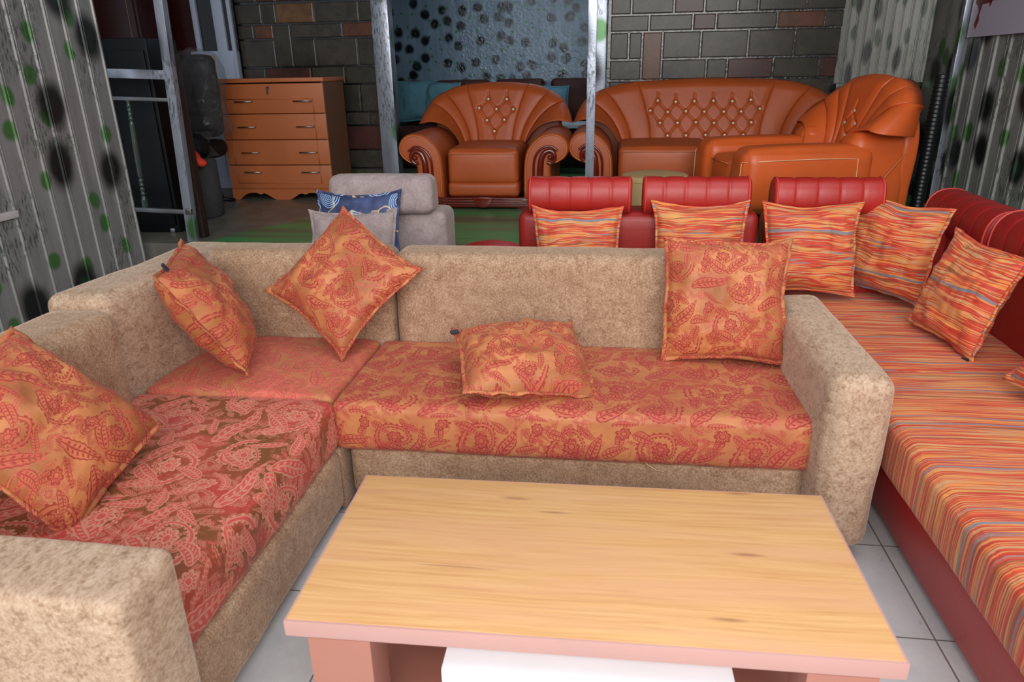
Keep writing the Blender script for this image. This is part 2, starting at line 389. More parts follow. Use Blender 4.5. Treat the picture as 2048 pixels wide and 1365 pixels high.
def stone(name, c1, c2):
    m, t, b = newmat(name, .3, 0, .6)
    v = texco(t)
    n = t.noise(v, 9, 6, .7)
    c = t.ramp(n, [(.32, c2), (.66, c1)])
    t.put(b.inputs['Base Color'], c)
    t.put(b.inputs['Normal'], t.bump(t.noise(v, 85, 4, .75), 1.0, .016, t.bump(n, .5, .03)))
    b.inputs['Coat Weight'].default_value = .5; b.inputs['Coat Roughness'].default_value = .22
    return m
M_stone = [stone('stone_grey', srgb(84, 77, 65), srgb(50, 47, 40)), stone('stone_olive', srgb(74, 69, 54), srgb(46, 43, 33)),
           stone('stone_orange', srgb(122, 70, 42), srgb(86, 46, 28)), stone('stone_red', srgb(92, 48, 40), srgb(60, 34, 30)),
           stone('stone_yellow', srgb(140, 100, 52), srgb(92, 62, 32))]
M_mortar = simple('varnished_black_mortar', srgb(16, 16, 20), .18, bump=.9, bscale=40, coat=.5)
def swirl():
    m, t, b = newmat('navy_swirl_fabric', .6, 0, .3)
    uv = texco(t, 'UV')
    n = t.vadd(uv, t.vscale(t.noise(uv, 9, 2, col=True), .035))
    vo = t.voro(n, 5.2, .7)
    d = vo.outputs[0]
    rings = t.m('GREATER_THAN', t.m('SINE', t.m('MULTIPLY', d, 95.0)), .25)
    k = t.m('MULTIPLY', rings, t.m('MULTIPLY', t.m('LESS_THAN', d, .36), t.m('GREATER_THAN', t.sep(vo.outputs[1])[0], .35)))
    c = t.ramp(t.noise(uv, 7, 2), [(.4, srgb(50, 58, 90)), (.6, srgb(72, 84, 124))])
    tanr = t.m('LESS_THAN', t.m('ABSOLUTE', t.m('SUBTRACT', t.noise(uv, 6.5, 1, .4, .4), .56)), .016)
    c = t.mix(tanr, c, srgb(196, 170, 130))
    c = t.mix(k, c, srgb(150, 184, 222))
    t.put(b.inputs['Base Color'], c); return m
M_swirl = swirl()
# ------------------------------------------------------------------ object helpers
def link(name, me, mat=None, parent=None, smooth=True):
    o = bpy.data.objects.new(name, me); COL.objects.link(o)
    if mat is not None:
        for mm in (mat if isinstance(mat, list) else [mat]): me.materials.append(mm)
    if parent is not None: o.parent = parent
    if smooth:
        for p in me.polygons: p.use_smooth = True
    return o
def thing(name, label, cat, loc=(0, 0, 0), rz=0, group=None):
    o = bpy.data.objects.new(name, None); COL.objects.link(o); o.location = loc; o.rotation_euler = (0, 0, rz)
    o.empty_display_size = .1
    return tag(o, label, cat, group)
def tag(o, label, cat, group=None, kind=None):
    o['label'] = label; o['category'] = cat
    if group: o['group'] = group
    if kind: o['kind'] = kind
    return o
def struct(o): o['kind'] = 'structure'; return o
def raw(verts, faces, uvs=None):
    me = bpy.data.meshes.new('m'); me.from_pydata([tuple(v) for v in verts], [], faces)
    if uvs:
        ul = me.uv_layers.new(name='UVMap')
        for p in me.polygons:
            for li, vi in zip(p.loop_indices, p.vertices): ul.data[li].uv = uvs[vi]
    me.update(); return me
def box(name, lo, hi, mat, parent=None, bev=.0, seg=2, uvkind=None):
    bm = bmesh.new()
    bmesh.ops.create_cube(bm, size=1)
    c = [(a+b)/2 for a, b in zip(lo, hi)]; s = [b-a for a, b in zip(lo, hi)]
    for v in bm.verts: v.co = Vector((v.co[i]*s[i]+c[i] for i in range(3)))
    if bev:
        bmesh.ops.bevel(bm, geom=bm.edges[:], offset=bev, segments=seg, profile=.6, affect='EDGES')
    me = bpy.data.meshes.new('m')
    ul = bm.loops.layers.uv.new('UVMap')
    for f in bm.faces:
        n = f.normal
        for l in f.loops:
            p = l.vert.co
            l[ul].uv = (p.x, p.y) if abs(n.z) > .7 else ((p.y, p.z) if abs(n.x) > abs(n.y) else (p.x, p.z))
    bm.to_mesh(me); bm.free()
    o = link(name, me, mat, parent, smooth=False)
    if bev:
        for p in me.polygons: p.use_smooth = True
        try: me.set_sharp_from_angle(angle=math.radians(50))
        except Exception: pass
    return o
def softbox(name, lo, hi, r, mat, parent=None, puff=(0, 0, 0), d=.03, wr=0, wf=6, seed=0, swap=False, taper=None, skew=None):
    """upholstered block: rounded edges, puffed faces, wrapped metric UVs"""
    L = [hi[i]-lo[i] for i in range(3)]; C = [(hi[i]+lo[i])/2 for i in range(3)]
    r = min(r, min(L)/2*.999)
    bm = bmesh.new(); ul = bm.loops.layers.uv.new('UVMap')
    N = [max(4, min(90, int(L[i]/d)+2)) for i in range(3)]
    cache = {}
    def vert(p):
        k = (round(p[0], 5), round(p[1], 5), round(p[2], 5))
        if k in cache: return cache[k]
        inner = [max(-(L[i]/2-r), min(L[i]/2-r, p[i])) for i in range(3)]
        dd = Vector((p[i]-inner[i] for i in range(3)))
        q = Vector(inner) + (dd.normalized()*r if dd.length > 1e-9 else dd)
        f = [max(0, 1-(2*p[i]/L[i])**2) for i in range(3)]
        n = [p[i]/(L[i]/2) for i in range(3)]
        for i in range(3):
            if abs(abs(n[i])-1) < 1e-4 and puff[i]:
                j, k2 = [a for a in range(3) if a != i]
                q[i] += math.copysign(puff[i]*(f[j]*f[k2])**.55, n[i])
        if wr:
            w3 = noise.noise_vector(Vector((q.x*wf+seed*3.1, q.y*wf, q.z*wf)))
            w4 = noise.noise_vector(Vector((q.x*wf*2.7, q.y*wf*2.7+seed, q.z*wf*2.7)))
            q += w3*wr + w4*wr*.4
        if taper: q = Vector(taper(q, L))
        cache[k] = bm.verts.new((q.x+C[0], q.y+C[1], q.z+C[2])); return cache[k]
    def lin(i):   # denser at the edges so the radius is resolved
        n = N[i]; a = [0.0, .25*r, .6*r, r] if L[i] > 2.5*r else [0, .3*r, .7*r]
        mid = [r+(L[i]-2*r)*j/n for j in range(1, n)] if L[i] > 2.5*r else [L[i]/2*j/2 for j in (2,)]
        if L[i] <= 2.5*r: xs = [L[i]*j/8 for j in range(9)]
        else: xs = a+mid+[L[i]-v for v in reversed(a)]
        return [x-L[i]/2 for x in xs]
    X = [lin(i) for i in range(3)]
    for ax in range(3):
        j, k = [(1, 2), (2, 0), (0, 1)][ax]
        for sg in (-1, 1):
            for a in range(len(X[j])-1):
                for b_ in range(len(X[k])-1):
                    pts = []
                    for (da, db) in ((0, 0), (1, 0), (1, 1), (0, 1)):
                        p = [0, 0, 0]; p[ax] = sg*L[ax]/2; p[j] = X[j][a+da]; p[k] = X[k][b_+db]; pts.append(p)
                    if sg < 0: pts.reverse()
                    vs = [vert(p) for p in pts]
                    if len(set(vs)) < 4: continue
                    try: f = bm.faces.new(vs)
                    except ValueError: continue
                    for l, p in zip(f.loops, pts):
                        if ax == 2: uv = (p[0], p[1]*sg)
                        elif ax == 1: uv = (p[0], -L[1]/2-(L[2]/2-p[2]) if sg < 0 else L[1]/2+(L[2]/2-p[2]))
                        else: uv = (sg*(L[0]/2+(L[2]/2-p[2])), p[1])
                        uv = (uv[0]+C[0], uv[1]+C[1])
                        l[ul].uv = (uv[1], uv[0]) if swap else uv
    me = bpy.data.meshes.new('m'); bm.normal_update(); bm.to_mesh(me); bm.free()
    return link(name, me, mat, parent)
def tube(name, pts, r, mat, parent=None, closed=False, seg=8):
    pts = [Vector(p) for p in pts]; n = len(pts); vs = []; fs = []
    prev = None
    for i, p in enumerate(pts):
        a = pts[i-1] if (i > 0 or closed) else p; b = pts[(i+1) % n] if (i < n-1 or closed) else p
        tn = (b-a).normalized()
        if prev is None:
            up = Vector((0, 0, 1)) if abs(tn.z) < .9 else Vector((1, 0, 0)); x = tn.cross(up).normalized()
        else: x = (prev - tn*prev.dot(tn)).normalized()
        prev = x; y = tn.cross(x)
        rr = r[i] if isinstance(r, (list, tuple)) else r
        for k in range(seg):
            an = 2*PI*k/seg; vs.append(p+x*math.cos(an)*rr+y*math.sin(an)*rr)
    m = n if closed else n-1
    for i in range(m):
        for k in range(seg):
            a = i*seg+k; b = i*seg+(k+1) % seg; c = ((i+1) % n)*seg+(k+1) % seg; d = ((i+1) % n)*seg+k
            fs.append((a, b, c, d))
    if not closed: fs.append(tuple(reversed(range(seg)))); fs.append(tuple(range((n-1)*seg, n*seg)))
    return link(name, raw(vs, fs), mat, parent)
def lathe(name, prof, mat, parent=None, seg=32, loc=(0, 0, 0), wob=0):
    vs = []; fs = []
    for (r, z) in prof:
        for k in range(seg):
            a = 2*PI*k/seg; rr = r*(1+wob*math.sin(3*a+z*9))
            vs.append((loc[0]+rr*math.cos(a), loc[1]+rr*math.sin(a), loc[2]+z))
    for i in range(len(prof)-1):
        for k in range(seg):
            fs.append((i*seg+k, i*seg+(k+1) % seg, (i+1)*seg+(k+1) % seg, (i+1)*seg+k))
    fs.append(tuple(reversed(range(seg)))); fs.append(tuple(range((len(prof)-1)*seg, len(prof)*seg)))
    o = link(name, raw(vs, fs), mat, parent)
    try: o.data.set_sharp_from_angle(angle=math.radians(55))
    except Exception: pass
    return o
def prism(name, pts, y0, y1, mat, parent=None, bev=0, seg=3):
    """outline in x,z extruded from y0 (front) to y1"""
    bm = bmesh.new()
    a = [bm.verts.new((x, y0, z)) for x, z in pts]; b = [bm.verts.new((x, y1, z)) for x, z in pts]
    n = len(pts)
    f1 = bm.faces.new(a); f2 = bm.faces.new(list(reversed(b)))
    for i in range(n): bm.faces.new((a[(i+1) % n], a[i], b[i], b[(i+1) % n]))
    bmesh.ops.recalc_face_normals(bm, faces=bm.faces[:])
    if bev:
        ed = [e for e in f1.edges]+[e for e in f2.edges]
        bmesh.ops.bevel(bm, geom=ed, offset=bev, segments=seg, profile=.5, affect='EDGES')
    bmesh.ops.triangulate(bm, faces=[f for f in bm.faces if len(f.verts) > 4])
    ul = bm.loops.layers.uv.new('UVMap')
    for f in bm.faces:
        for l in f.loops: l[ul].uv = (l.vert.co.x+l.vert.co.y, l.vert.co.z)
    me = bpy.data.meshes.new('m'); bm.to_mesh(me); bm.free()
    o = link(name, me, mat, parent)
    try: me.set_sharp_from_angle(angle=math.radians(48))
    except Exception: pass
    return o
def crom(pts, n=8, closed=False):
    P = [Vector(p) if len(p) == 3 else Vector((p[0], p[1], 0)) for p in pts]; out = []; N = len(P)
    rng = range(N) if closed else range(N-1)
    for i in rng:
        p0 = P[(i-1) % N] if (closed or i > 0) else P[i]; p1 = P[i]; p2 = P[(i+1) % N]
        p3 = P[(i+2) % N] if (closed or i < N-2) else p2
        for k in range(n):
            t = k/n
            out.append(.5*((2*p1)+(p2-p0)*t+(2*p0-5*p1+4*p2-p3)*t*t+(3*p1-3*p2+p3-p0)*t**3))
    if not closed: out.append(P[-1].copy())
    return out
# ------------------------------------------------------------------ cushions (scatter pillows)
def pillow(label, group, mat, c, u, v, s, T=.13, seed=1, sy=None, flange=.014, pinch=.10, tags=(), name='throw_pillow', flmat=None, sag=0, curl=None):
    u = Vector(u).normalized(); v = Vector(v); v = (v-u*v.dot(u)).normalized(); n = u.cross(v)
    sy = sy or s; N = 30
    root = thing(name, label, 'cushion', c, 0, group)
    M = Matrix((u, v, n)).transposed().to_4x4(); M.translation = Vector(c); root.matrix_world = M
    def outline(a, b):
        # edges drawn in at their middles, tips reach out
        x = a*(1-pinch*(1-b*b)*abs(a)**1.5); y = b*(1-pinch*(1-a*a)*abs(b)**1.5)
        q = Vector((x*s/2, y*sy/2, 0))
        w3 = noise.noise_vector(Vector((a*1.3+seed*5.3, b*1.3, seed)))*.012
        q += Vector((w3.x, w3.y, 0)); return q
    vs = []; uvs = []; fs = []
    k = 1-flange*2/s
    for side in (1, -1):
        for j in range(N+1):
            for i in range(N+1):
                a = -1+2*i/N; b = -1+2*j/N
                aa = math.sin(a*PI/2)*.35+a*.65; bb = math.sin(b*PI/2)*.35+b*.65
                q = outline(aa*k, bb*k)
                f = max(0, (1-aa*aa))*max(0, (1-bb*bb))
                z = T/2*f**.42*(1.0+.12*(aa*.6*seed % 1))
                wr = noise.noise(Vector((aa*2.6+seed*7, bb*2.6, side*3)))*.016 + noise.noise(Vector((aa*7+seed, bb*7, side*5)))*.006
                # gathers running in from the seams
                edge = max(abs(aa), abs(bb)); g = math.sin((aa if abs(bb) > abs(aa) else bb)*23+seed)*.0035*max(0, edge-.45)*1.8
                z += (wr+g)*min(1, f*3.5)
                if sag: z -= sag*(1-bb*bb)*(1 if side > 0 else 1)*.5
                bend = .02*aa*bb*math.sin(seed*2.1)+ (curl(aa, bb) if curl else 0)
                vs.append((q.x, q.y, side*z+bend)); uvs.append((aa*s/2+seed*.37, bb*sy/2+seed*.21))
    st = (N+1)**2
    for side in range(2):
        for j in range(N):
            for i in range(N):
                a = side*st+j*(N+1)+i; f = (a, a+1, a+N+2, a+N+1)
                fs.append(f if side == 0 else tuple(reversed(f)))
    body = link('cover', raw(vs, fs, uvs), mat, root)
    # flange: stitched lip all round
    per = []
    for i in range(N): per.append((-1+2*i/N, -1))
    for i in range(N): per.append((1, -1+2*i/N))
    for i in range(N): per.append((1-2*i/N, 1))
    for i in range(N): per.append((-1, 1-2*i/N))
    vs = []; uvs = []; fs = []
    for idx, (a, b) in enumerate(per):
        aa = math.sin(a*PI/2)*.35+a*.65; bb = math.sin(b*PI/2)*.35+b*.65
        bend = .02*aa*bb*math.sin(seed*2.1)+(curl(aa, bb) if curl else 0)
        if sag: bend -= 0
        wv = .0045*math.sin(idx*1.1+seed)+.003*math.sin(idx*.37*seed)
        for (kk, zz) in ((k*.985, .004), (1.0, .0025), (1.0, -.0025), (k*.985, -.004)):
            q = outline(aa*kk, bb*kk); vs.append((q.x, q.y, zz+bend+(wv if kk == 1.0 else 0)))
            uvs.append((aa*kk*s/2+seed*.37+.1, bb*kk*sy/2+seed*.21+.1))
    n_ = len(per)
    for i in range(n_):
        for q in range(4):
            a = i*4+q; b = i*4+(q+1) % 4; c2 = ((i+1) % n_)*4+(q+1) % 4; d = ((i+1) % n_)*4+q
            fs.append((a, d, c2, b))
    link('stitched_edge', raw(vs, fs, uvs), flmat or mat, root)
    for (a, b) in tags:
        q = outline(a, b); o = box('fabric_tag', (-.016, -.007, -.003), (.016, .007, .003), M_tag, root)
        o.location = (q.x, q.y, .008); o.rotation_euler = (.3, 0, .3)
        o['label'] = 'small dark navy fabric tag sewn in the seam'
    return root
# ------------------------------------------------------------------ setting
struct(box('floor', (-4.8, -1.0, -.05), (2.6, 3.95, 0), M_tiles))
pl = struct(box('floor_rear_platform', (-5.0, 3.95, -.05), (2.55, 10.2, .55), [M_green, M_concrete]))
for p in pl.data.polygons:
    if abs(p.normal.z) < .5: p.material_index = 1
def corrugated(name, p0, p1, z0, z1, pitch, depth, mat, thick=.004, lean=0, rib=.3):
    """sheet with trapezoid ribs, running from p0 to p1 (x,y), ribs vertical"""
    a = Vector((p0[0], p0[1])); b = Vector((p1[0], p1[1])); L = (b-a).length; d = (b-a)/L; nn = Vector((d.y, -d.x))
    prof = []; x = 0.0
    while x < L:
        for (q, h) in ((0, 0), (rib*.45, 0), (rib*.62, 1), (rib*.86, 1), (rib, 0), (1-.03, 0), (1-.015, .25)):
            prof.append((x+q*pitch, h*depth))
        x += pitch
    vs = []; uvs = []; fs = []
    m = len(prof); ZN = 14
    for side in (0, 1):
        for j in range(ZN+1):
            z = z0+(z1-z0)*j/ZN
            for (s, h) in prof:
                s = min(s, L); q = a+d*s+nn*(h+(0 if side == 0 else -thick)+lean*(z-z0)/(z1-z0)+.004*noise.noise(Vector((s*3, z*2, 0))))
                vs.append((q.x, q.y, z)); uvs.append((s, z))
    st = m*(ZN+1)
    for side in (0, 1):
        for j in range(ZN):
            for i in range(m-1):
                f = (side*st+j*m+i, side*st+j*m+i+1, side*st+(j+1)*m+i+1, side*st+(j+1)*m+i)
                fs.append(f if side == 0 else tuple(reversed(f)))
    for i in range(m-1):
        fs.append((i+1, i, st+i, st+i+1)); k = ZN*m; fs.append((k+i, k+i+1, st+k+i+1, st+k+i))
    for j in range(ZN):
        fs.append((j*m, (j+1)*m, st+(j+1)*m, st+j*m)); k = m-1; fs.append(((j+1)*m+k, j*m+k, st+j*m+k, st+(j+1)*m+k))
    me = raw(vs, fs, uvs); o = link(name, me, mat, None, smooth=False); return o
struct(corrugated('wall_left', (-2.76, 3.87), (-2.76, -1.0), 0, 2.9, .122, -.009, M_sheet, rib=.2))
o = box('sheet_latch', (-2.76, 2.78, .895), (-2.735, 3.0, .928), simple('pale_grey_paint', srgb(196, 184, 184), .5), None, .004)
tag(o, 'flat pale steel latch strip fixed across the ribs of the spotted sheet on the left', 'latch')
# right wall: far ribbed panel with lower rail, plain sheet pillar, nearer ribbed sheet
struct(corrugated('wall_right_far', (1.72, 6.22), (2.33, 5.97), 1.36, 2.9, .06, .012, M_sheetb))
struct(box('trim_3', (1.70, 6.00, 1.30), (2.34, 6.24, 1.36), M_post, None, .006)).rotation_euler = (0, 0, 0)
struct(box('wall_right_dark_gap', (1.72, 6.30, .55), (2.5, 6.36, 2.9), M_black))
struct(box('wall_right_pillar', (2.30, 5.46, .55), (2.36, 5.97, 2.9), M_sheetr, None, .01))
box_ = struct(box('trim_4', (2.27, 5.42, .55), (2.31, 5.47, 2.9), M_post, None, .008))
struct(corrugated('wall_right', (2.33, 5.42), (2.33, -1.0), 0, 2.9, .17, .011, M_sheetr, rib=.35))
# stone piers
XL = lambda px: -3.105+(px-475)*.004304
ZL = lambda py: 2.054-py*.00401
XR = lambda px: -.03+(px-1218)*.00393
ZR = lambda py: 1.985-py*.00364
def stone_wall(name, X, Z, x0, x1, rows, y=6.2):
    """rows: (py0, py1, [px joints], [colour index])"""
    bm = bmesh.new()
    def blk(a, b, c, d, ci):
        g = .006; a += g; b -= g; c += g; d -= g
        if b-a < .02 or d-c < .02: return
        pr = random.uniform(.0, .012)
        vs = [bm.verts.new((x, yy, z)) for yy in (y-.02-pr, y+.03) for (x, z) in ((a, c), (b, c), (b, d), (a, d))]
        for f in ((0, 1, 2, 3), (7, 6, 5, 4), (0, 4, 5, 1), (1, 5, 6, 2), (2, 6, 7, 3), (3, 7, 4, 0)):
            fc = bm.faces.new([vs[i] for i in f]); fc.material_index = ci
        ed = list({e for v in vs[:4] for e in v.link_edges if e.verts[0] in vs[:4] and e.verts[1] in vs[:4]})
        bmesh.ops.bevel(bm, geom=ed, offset=.008, segments=2, profile=.5, affect='EDGES', material=ci)
    for (p0, p1, js, cs) in rows:
        for i in range(len(js)-1):
            if cs[i] is None: continue
            c = cs[i]; lo = p1
            if isinstance(c, tuple): lo, c = c
            blk(X(js[i]), X(js[i+1]), Z(lo), Z(p0), c)
    me = bpy.data.meshes.new('m'); bm.normal_update(); bm.to_mesh(me); bm.free()
    return struct(link(name, me, M_stone, None, smooth=False))
def gen(py0, py1, a, b, seed):
    r = random.Random(seed); js = [a]; 
    while js[-1] < b-50: js.append(js[-1]+r.uniform(34, 88))
    js[-1] = b
    return (py0, py1, js, [r.choice((0, 0, 1, 1, 0, 2, 3)) for _ in js[1:]])
rowsL = [gen(-170, -120, 468, 746, 1), gen(-120, -84, 468, 746, 2), gen(-84, -42, 468, 746, 3), gen(-42, -1, 468, 746, 4),
 (0, 40, [468, 523, 552, 629, 718, 746], [1, 1, 4, 0, 1]), (40, 69, [468, 502, 542, 577, 683, 746], [1, 2, (124, 1), 0, 2]),
 (69, 124, [468, 542, 577, 625, 710, 747], [0, None, 1, 0, 1]), (124, 160, [468, 516, 610, 679, 748], [1, 3, 0, 1]),
 (160, 216, [468, 560, 640, 707, 750], [1, 0, 1, 0]), (216, 244, [468, 540, 620, 722, 751], [0, 1, 0, 1]), (244, 295, [468, 560, 660, 754], [0, 0, 3]),
 (295, 334, [468, 560, 650, 756], [0, 1, 0]), (334, 378, [468, 560, 640, 756], [0, 1, 0])]
rowsR = [gen(-180, -130, 1222, 1668, 11), gen(-130, -90, 1222, 1668, 12), gen(-90, -48, 1222, 1668, 13), gen(-48, -8, 1222, 1668, 14),
 (-8, 27, [1222, 1263, 1346, 1405, 1468, 1507, 1597, 1670], [0, 0, 3, 0, 0, 0, 1]), (27, 61, [1222, 1299, 1384, 1429, 1545, 1634, 1669], [0, 0, 3, 0, 2, 0]),
 (61, 117, [1222, 1260, 1287, 1327, 1402, 1494, 1582, 1668], [1, 1, (160, 2), 0, 0, 0, 1]),
 (117, 160, [1222, 1287, 1327, 1416, 1457, 1546, 1633, 1666], [0, None, 0, 0, 3, 1, 3]),
 (160, 205, [1222, 1350, 1440, 1560, 1666], [0, 1, 0, 0])]+[gen(205+k*44, 249+k*44, 1222, 1666, 20+k) for k in range(4)]
stone_wall('wall_back_left_pier', XL, ZL, 468, 746, rowsL)
stone_wall('wall_back_right_pier', XR, ZR, 1222, 1668, rowsR)
struct(box('wall_back_mortar_left', (-3.14, 6.19, .55), (-1.935, 6.45, 2.95), M_mortar))
struct(box('wall_back_mortar_right', (-.03, 6.19, .55), (1.73, 6.45, 2.95), M_mortar))
struct(box('trim_1', (-1.945, 6.12, .55), (-1.80, 6.26, 2.9), M_post, None, .012))
struct(box('trim_2', (-.14, 6.14, .55), (-.04, 6.26, 2.9), M_post, None, .01))
struct(box('wall_back_far', (-5.0, 8.6, .0), (3.2, 8.7, 3.0), M_rear))
struct(box('wall_back_dark', (-5.0, 6.3, .55), (-3.55, 6.4, 3.0), M_maroon))
struct(box('wall_rear_left', (-5.0, 3.95, .55), (-4.95, 8.7, 3.0), M_concrete))
struct(box('wall_rear_right', (2.5, 3.95, .55), (2.55, 8.7, 3.0), M_concrete))
struct(box('ceiling', (-5.0, 3.6, 2.95), (2.6, 8.7, 3.05), simple('dusty_ceiling', srgb(120, 118, 112), .9)))
box_ = thing('glass_pane', 'tall clear window pane between the two stone piers behind the orange armchair', 'window pane')
def glassmat():
    m, t, b = newmat('splashed_clear_glass', .02, 0, .5); b.inputs['Transmission Weight'].default_value = 1; b.inputs['IOR'].default_value = 1.02
    b.inputs['Base Color'].default_value = (.86, .93, .98, 1)
    t.put(b.inputs['Normal'], t.bump(t.noise(texco(t), 30, 3, .6), .15, .01)); return m
bpy.data.objects.remove(box_)
struct(box('window_1', (-1.80, 6.30, .55), (-.10, 6.306, 2.9), glassmat()))
# ------------------------------------------------------------------ coffee table
def coffee_table():
    t = thing('coffee_table', 'low coffee table with light oak top and rose-brown edging in the foreground', 'table', (-.029, 1.386, 0), math.radians(1.0))
    hx, hy = .615, .285
    tp = box('tabletop', (-hx, -hy, .405), (hx, hy, .445), M_edge, t, .004)
    tp['label'] = 'rose-brown edged board'
    o = box('wood_grain_panel', (-hx+.006, -hy+.006, .440), (hx-.006, hy-.006, .4465), M_oak, t, .002); o['label'] = 'light oak laminate surface'
    for sx in (-1, 1):
        for sy in (-1, 1):
            cx = sx*(hx-.115)
            box('leg', (cx-.067, sy*(hy-.05)-.05, 0), (cx+.067, sy*(hy-.05)+.05, .405), M_leglam, t, .003)
    box('rail', (-hx+.12, -.02, .33), (hx-.12, .0, .404), M_leglam, t)
    box('shelf', (-hx+.1, -hy+.05, .08), (hx-.1, hy-.04, .10), M_leglam, t, .002)
    d = box('drawer', (-.285, -hy-.012, .10), (.305, .2, .36), M_whitetag, t, .006); d['label'] = 'white gloss drawer box under the top'
coffee_table()
# ------------------------------------------------------------------ beige velvet sectional in three units
def foot(parent, x, y, z=.05, m=M_maroon): return box('foot', (x-.03, y-.03, 0), (x+.03, y+.03, z), m, parent, .004)
def sect_right():
    t = thing('sectional_sofa_unit', 'long beige velvet sofa unit with orange paisley seat, behind the coffee table', 'sofa', (-.11, 2.4, 0))
    def L(x): return x+.11
    def Y(y): return y-2.4
    softbox('base', (L(-.89), Y(2.13), .05), (L(.68), Y(2.90), .262), .035, M_velvet, t, (0, .004, 0), .05, .002)
    sc = softbox('seat_cushion', (L(-.925), Y(2.10), .258), (L(.685), Y(2.73), .440), .028, M_seat, t, (.0, .008, .012), .03, .004, 5, 1)
    sc['label'] = 'orange and red paisley jacquard seat cushion'
    softbox('backrest', (L(-.865), Y(2.735), .10), (L(.70), Y(2.93), .808), .045, M_velvet, t, (0, .012, .004), .05, .003, 4, 2)
    def tp(q, Lg):   # arm slopes gently: wider at the top
        k = (q.z/Lg[2]+.5); return (q.x+.012*k*(1 if q.x > 0 else -.2), q.y, q.z)
    softbox('armrest', (L(.675), Y(1.99), .05), (L(.845), Y(2.86), .645), .05, M_velvet_arm, t, (.012, .008, .006), .04, .004, 5, 3, taper=tp)
    for x in (-.80, .76): foot(t, L(x), Y(2.2)); foot(t, L(x), Y(2.8))
    # loose white thread on the front
    o = tube('loose_thread', [(L(.15), Y(2.118), .262), (L(.17), Y(2.112), .25), (L(.19), Y(2.11), .238), (L(.215), Y(2.108), .236)], .0012, M_thread, t, seg=5)
sect_right()
def sect_corner():
    t = thing('sectional_sofa_unit', 'corner beige velvet sofa unit with pinkish paisley seat between the two longer units', 'sofa', (-1.28, 2.4, 0))
    X0, Y0 = 1.28, -2.4
    softbox('base', (-.38, -.20, .05), (.37, .32, .27), .03, M_velvet, t, (0, 0, 0), .06)
    box('plinth', (.30, -.30, .02), (.375, -.18, .26), M_velvet, t, .01)
    o = softbox('seat_cushion', (-.37, -.262, .262), (.345, .33, .443), .03, M_seatpink, t, (0, .004, .014), .03, .005, 5, 4, swap=True)
    o['label'] = 'pinkish paisley jacquard seat cushion'
    # L-shaped backrest: rear run and left run, one mesh each side of the crease
    softbox('backrest', (-.42, .325, .08), (.405, .53, .812), .045, M_velvet, t, (0, .01, .004), .045, .003, 4, 5)
    def tp(q, Lg):
        k = (q.y/Lg[1]); return (q.x-.10*max(0, -k-.0)**1.0+.0, q.y, q.z)
    softbox('backrest_wing', (-.575, -.32, .08), (-.345, .53, .812), .045, M_velvet_arm, t, (.012, .0, .004), .045, .003, 4, 6, taper=tp)
    for x in (-.5, .3): foot(t, x, .4); 
    foot(t, .30, -.2)
sect_corner()
def sect_left():
    t = thing('sectional_sofa_unit', 'left beige velvet sofa unit with deep rose paisley seat and blunt near arm', 'sofa', (-1.4, 1.5, 0))
    X = lambda x: x+1.4
    Y = lambda y: y-1.5
    softbox('base', (X(-1.72), Y(.93), .04), (X(-.905), Y(2.10), .262), .03, M_velvet, t, (.004, 0, 0), .05, .003)
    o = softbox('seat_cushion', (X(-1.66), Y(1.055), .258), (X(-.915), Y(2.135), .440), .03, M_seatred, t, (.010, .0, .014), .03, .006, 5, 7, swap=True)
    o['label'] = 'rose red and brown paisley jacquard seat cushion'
    softbox('backrest', (X(-1.87), Y(.93), .06), (X(-1.62), Y(2.085), .775), .055, M_velvet, t, (.012, 0, .004), .045, .004, 4, 8)
    softbox('armrest', (X(-1.87), Y(.885), .03), (X(-.825), Y(1.065), .64), .022, M_velvet_arm, t, (.004, .004, .003), .045, .003, 4, 9)
    for x in (-1.0, -1.75): foot(t, X(x), Y(1.0)); foot(t, X(x), Y(2.0))
sect_left()
# ------------------------------------------------------------------ paisley cushions
G1 = 'paisley scatter cushions on the beige sofa'
lerp = lambda a, b, k: tuple(a[i]*(1-k)+b[i]*k for i in range(3))
pillow('paisley cushion propped against the left backrest, nearest the blunt foreground arm', G1, M_pillow, (-1.440, 1.475, .655), (.33, .11, -.40), (.04, .42, .01), .475, .17, 1, .44, pinch=.05, tags=((-.2, -1),))
pillow('paisley cushion seen nearly edge-on in the sofa corner, leaning left', G1, M_pillow, (-1.48, 2.388, .675), (.41, .20, -.89), (-.39, .92, .03), .48, .20, 2, .46, pinch=.06, tags=((-1, -.6),))
pillow('paisley cushion balanced on one corner like a diamond against the sofa back', G1, M_pillow, (-1.05, 2.655, .718), (.79, -.43, -.43), (.60, .45, .66), .49, .15, 3, pinch=.12)
pillow('paisley cushion lying nearly flat in the middle of the long seat', G1, M_pillow, (-.285, 2.345, .530), (.96, .30, -.08), (-.30, .93, .24), .48, .17, 4, .44, pinch=.06, tags=((-1, .75), (.75, 1)))
pillow('paisley cushion standing upright at the right end beside the armrest', G1, M_pillow, (.451, 2.62, .677), (1, .01, .0), (-.01, .30, .95), .475, .16, 5, .475, pinch=.07)
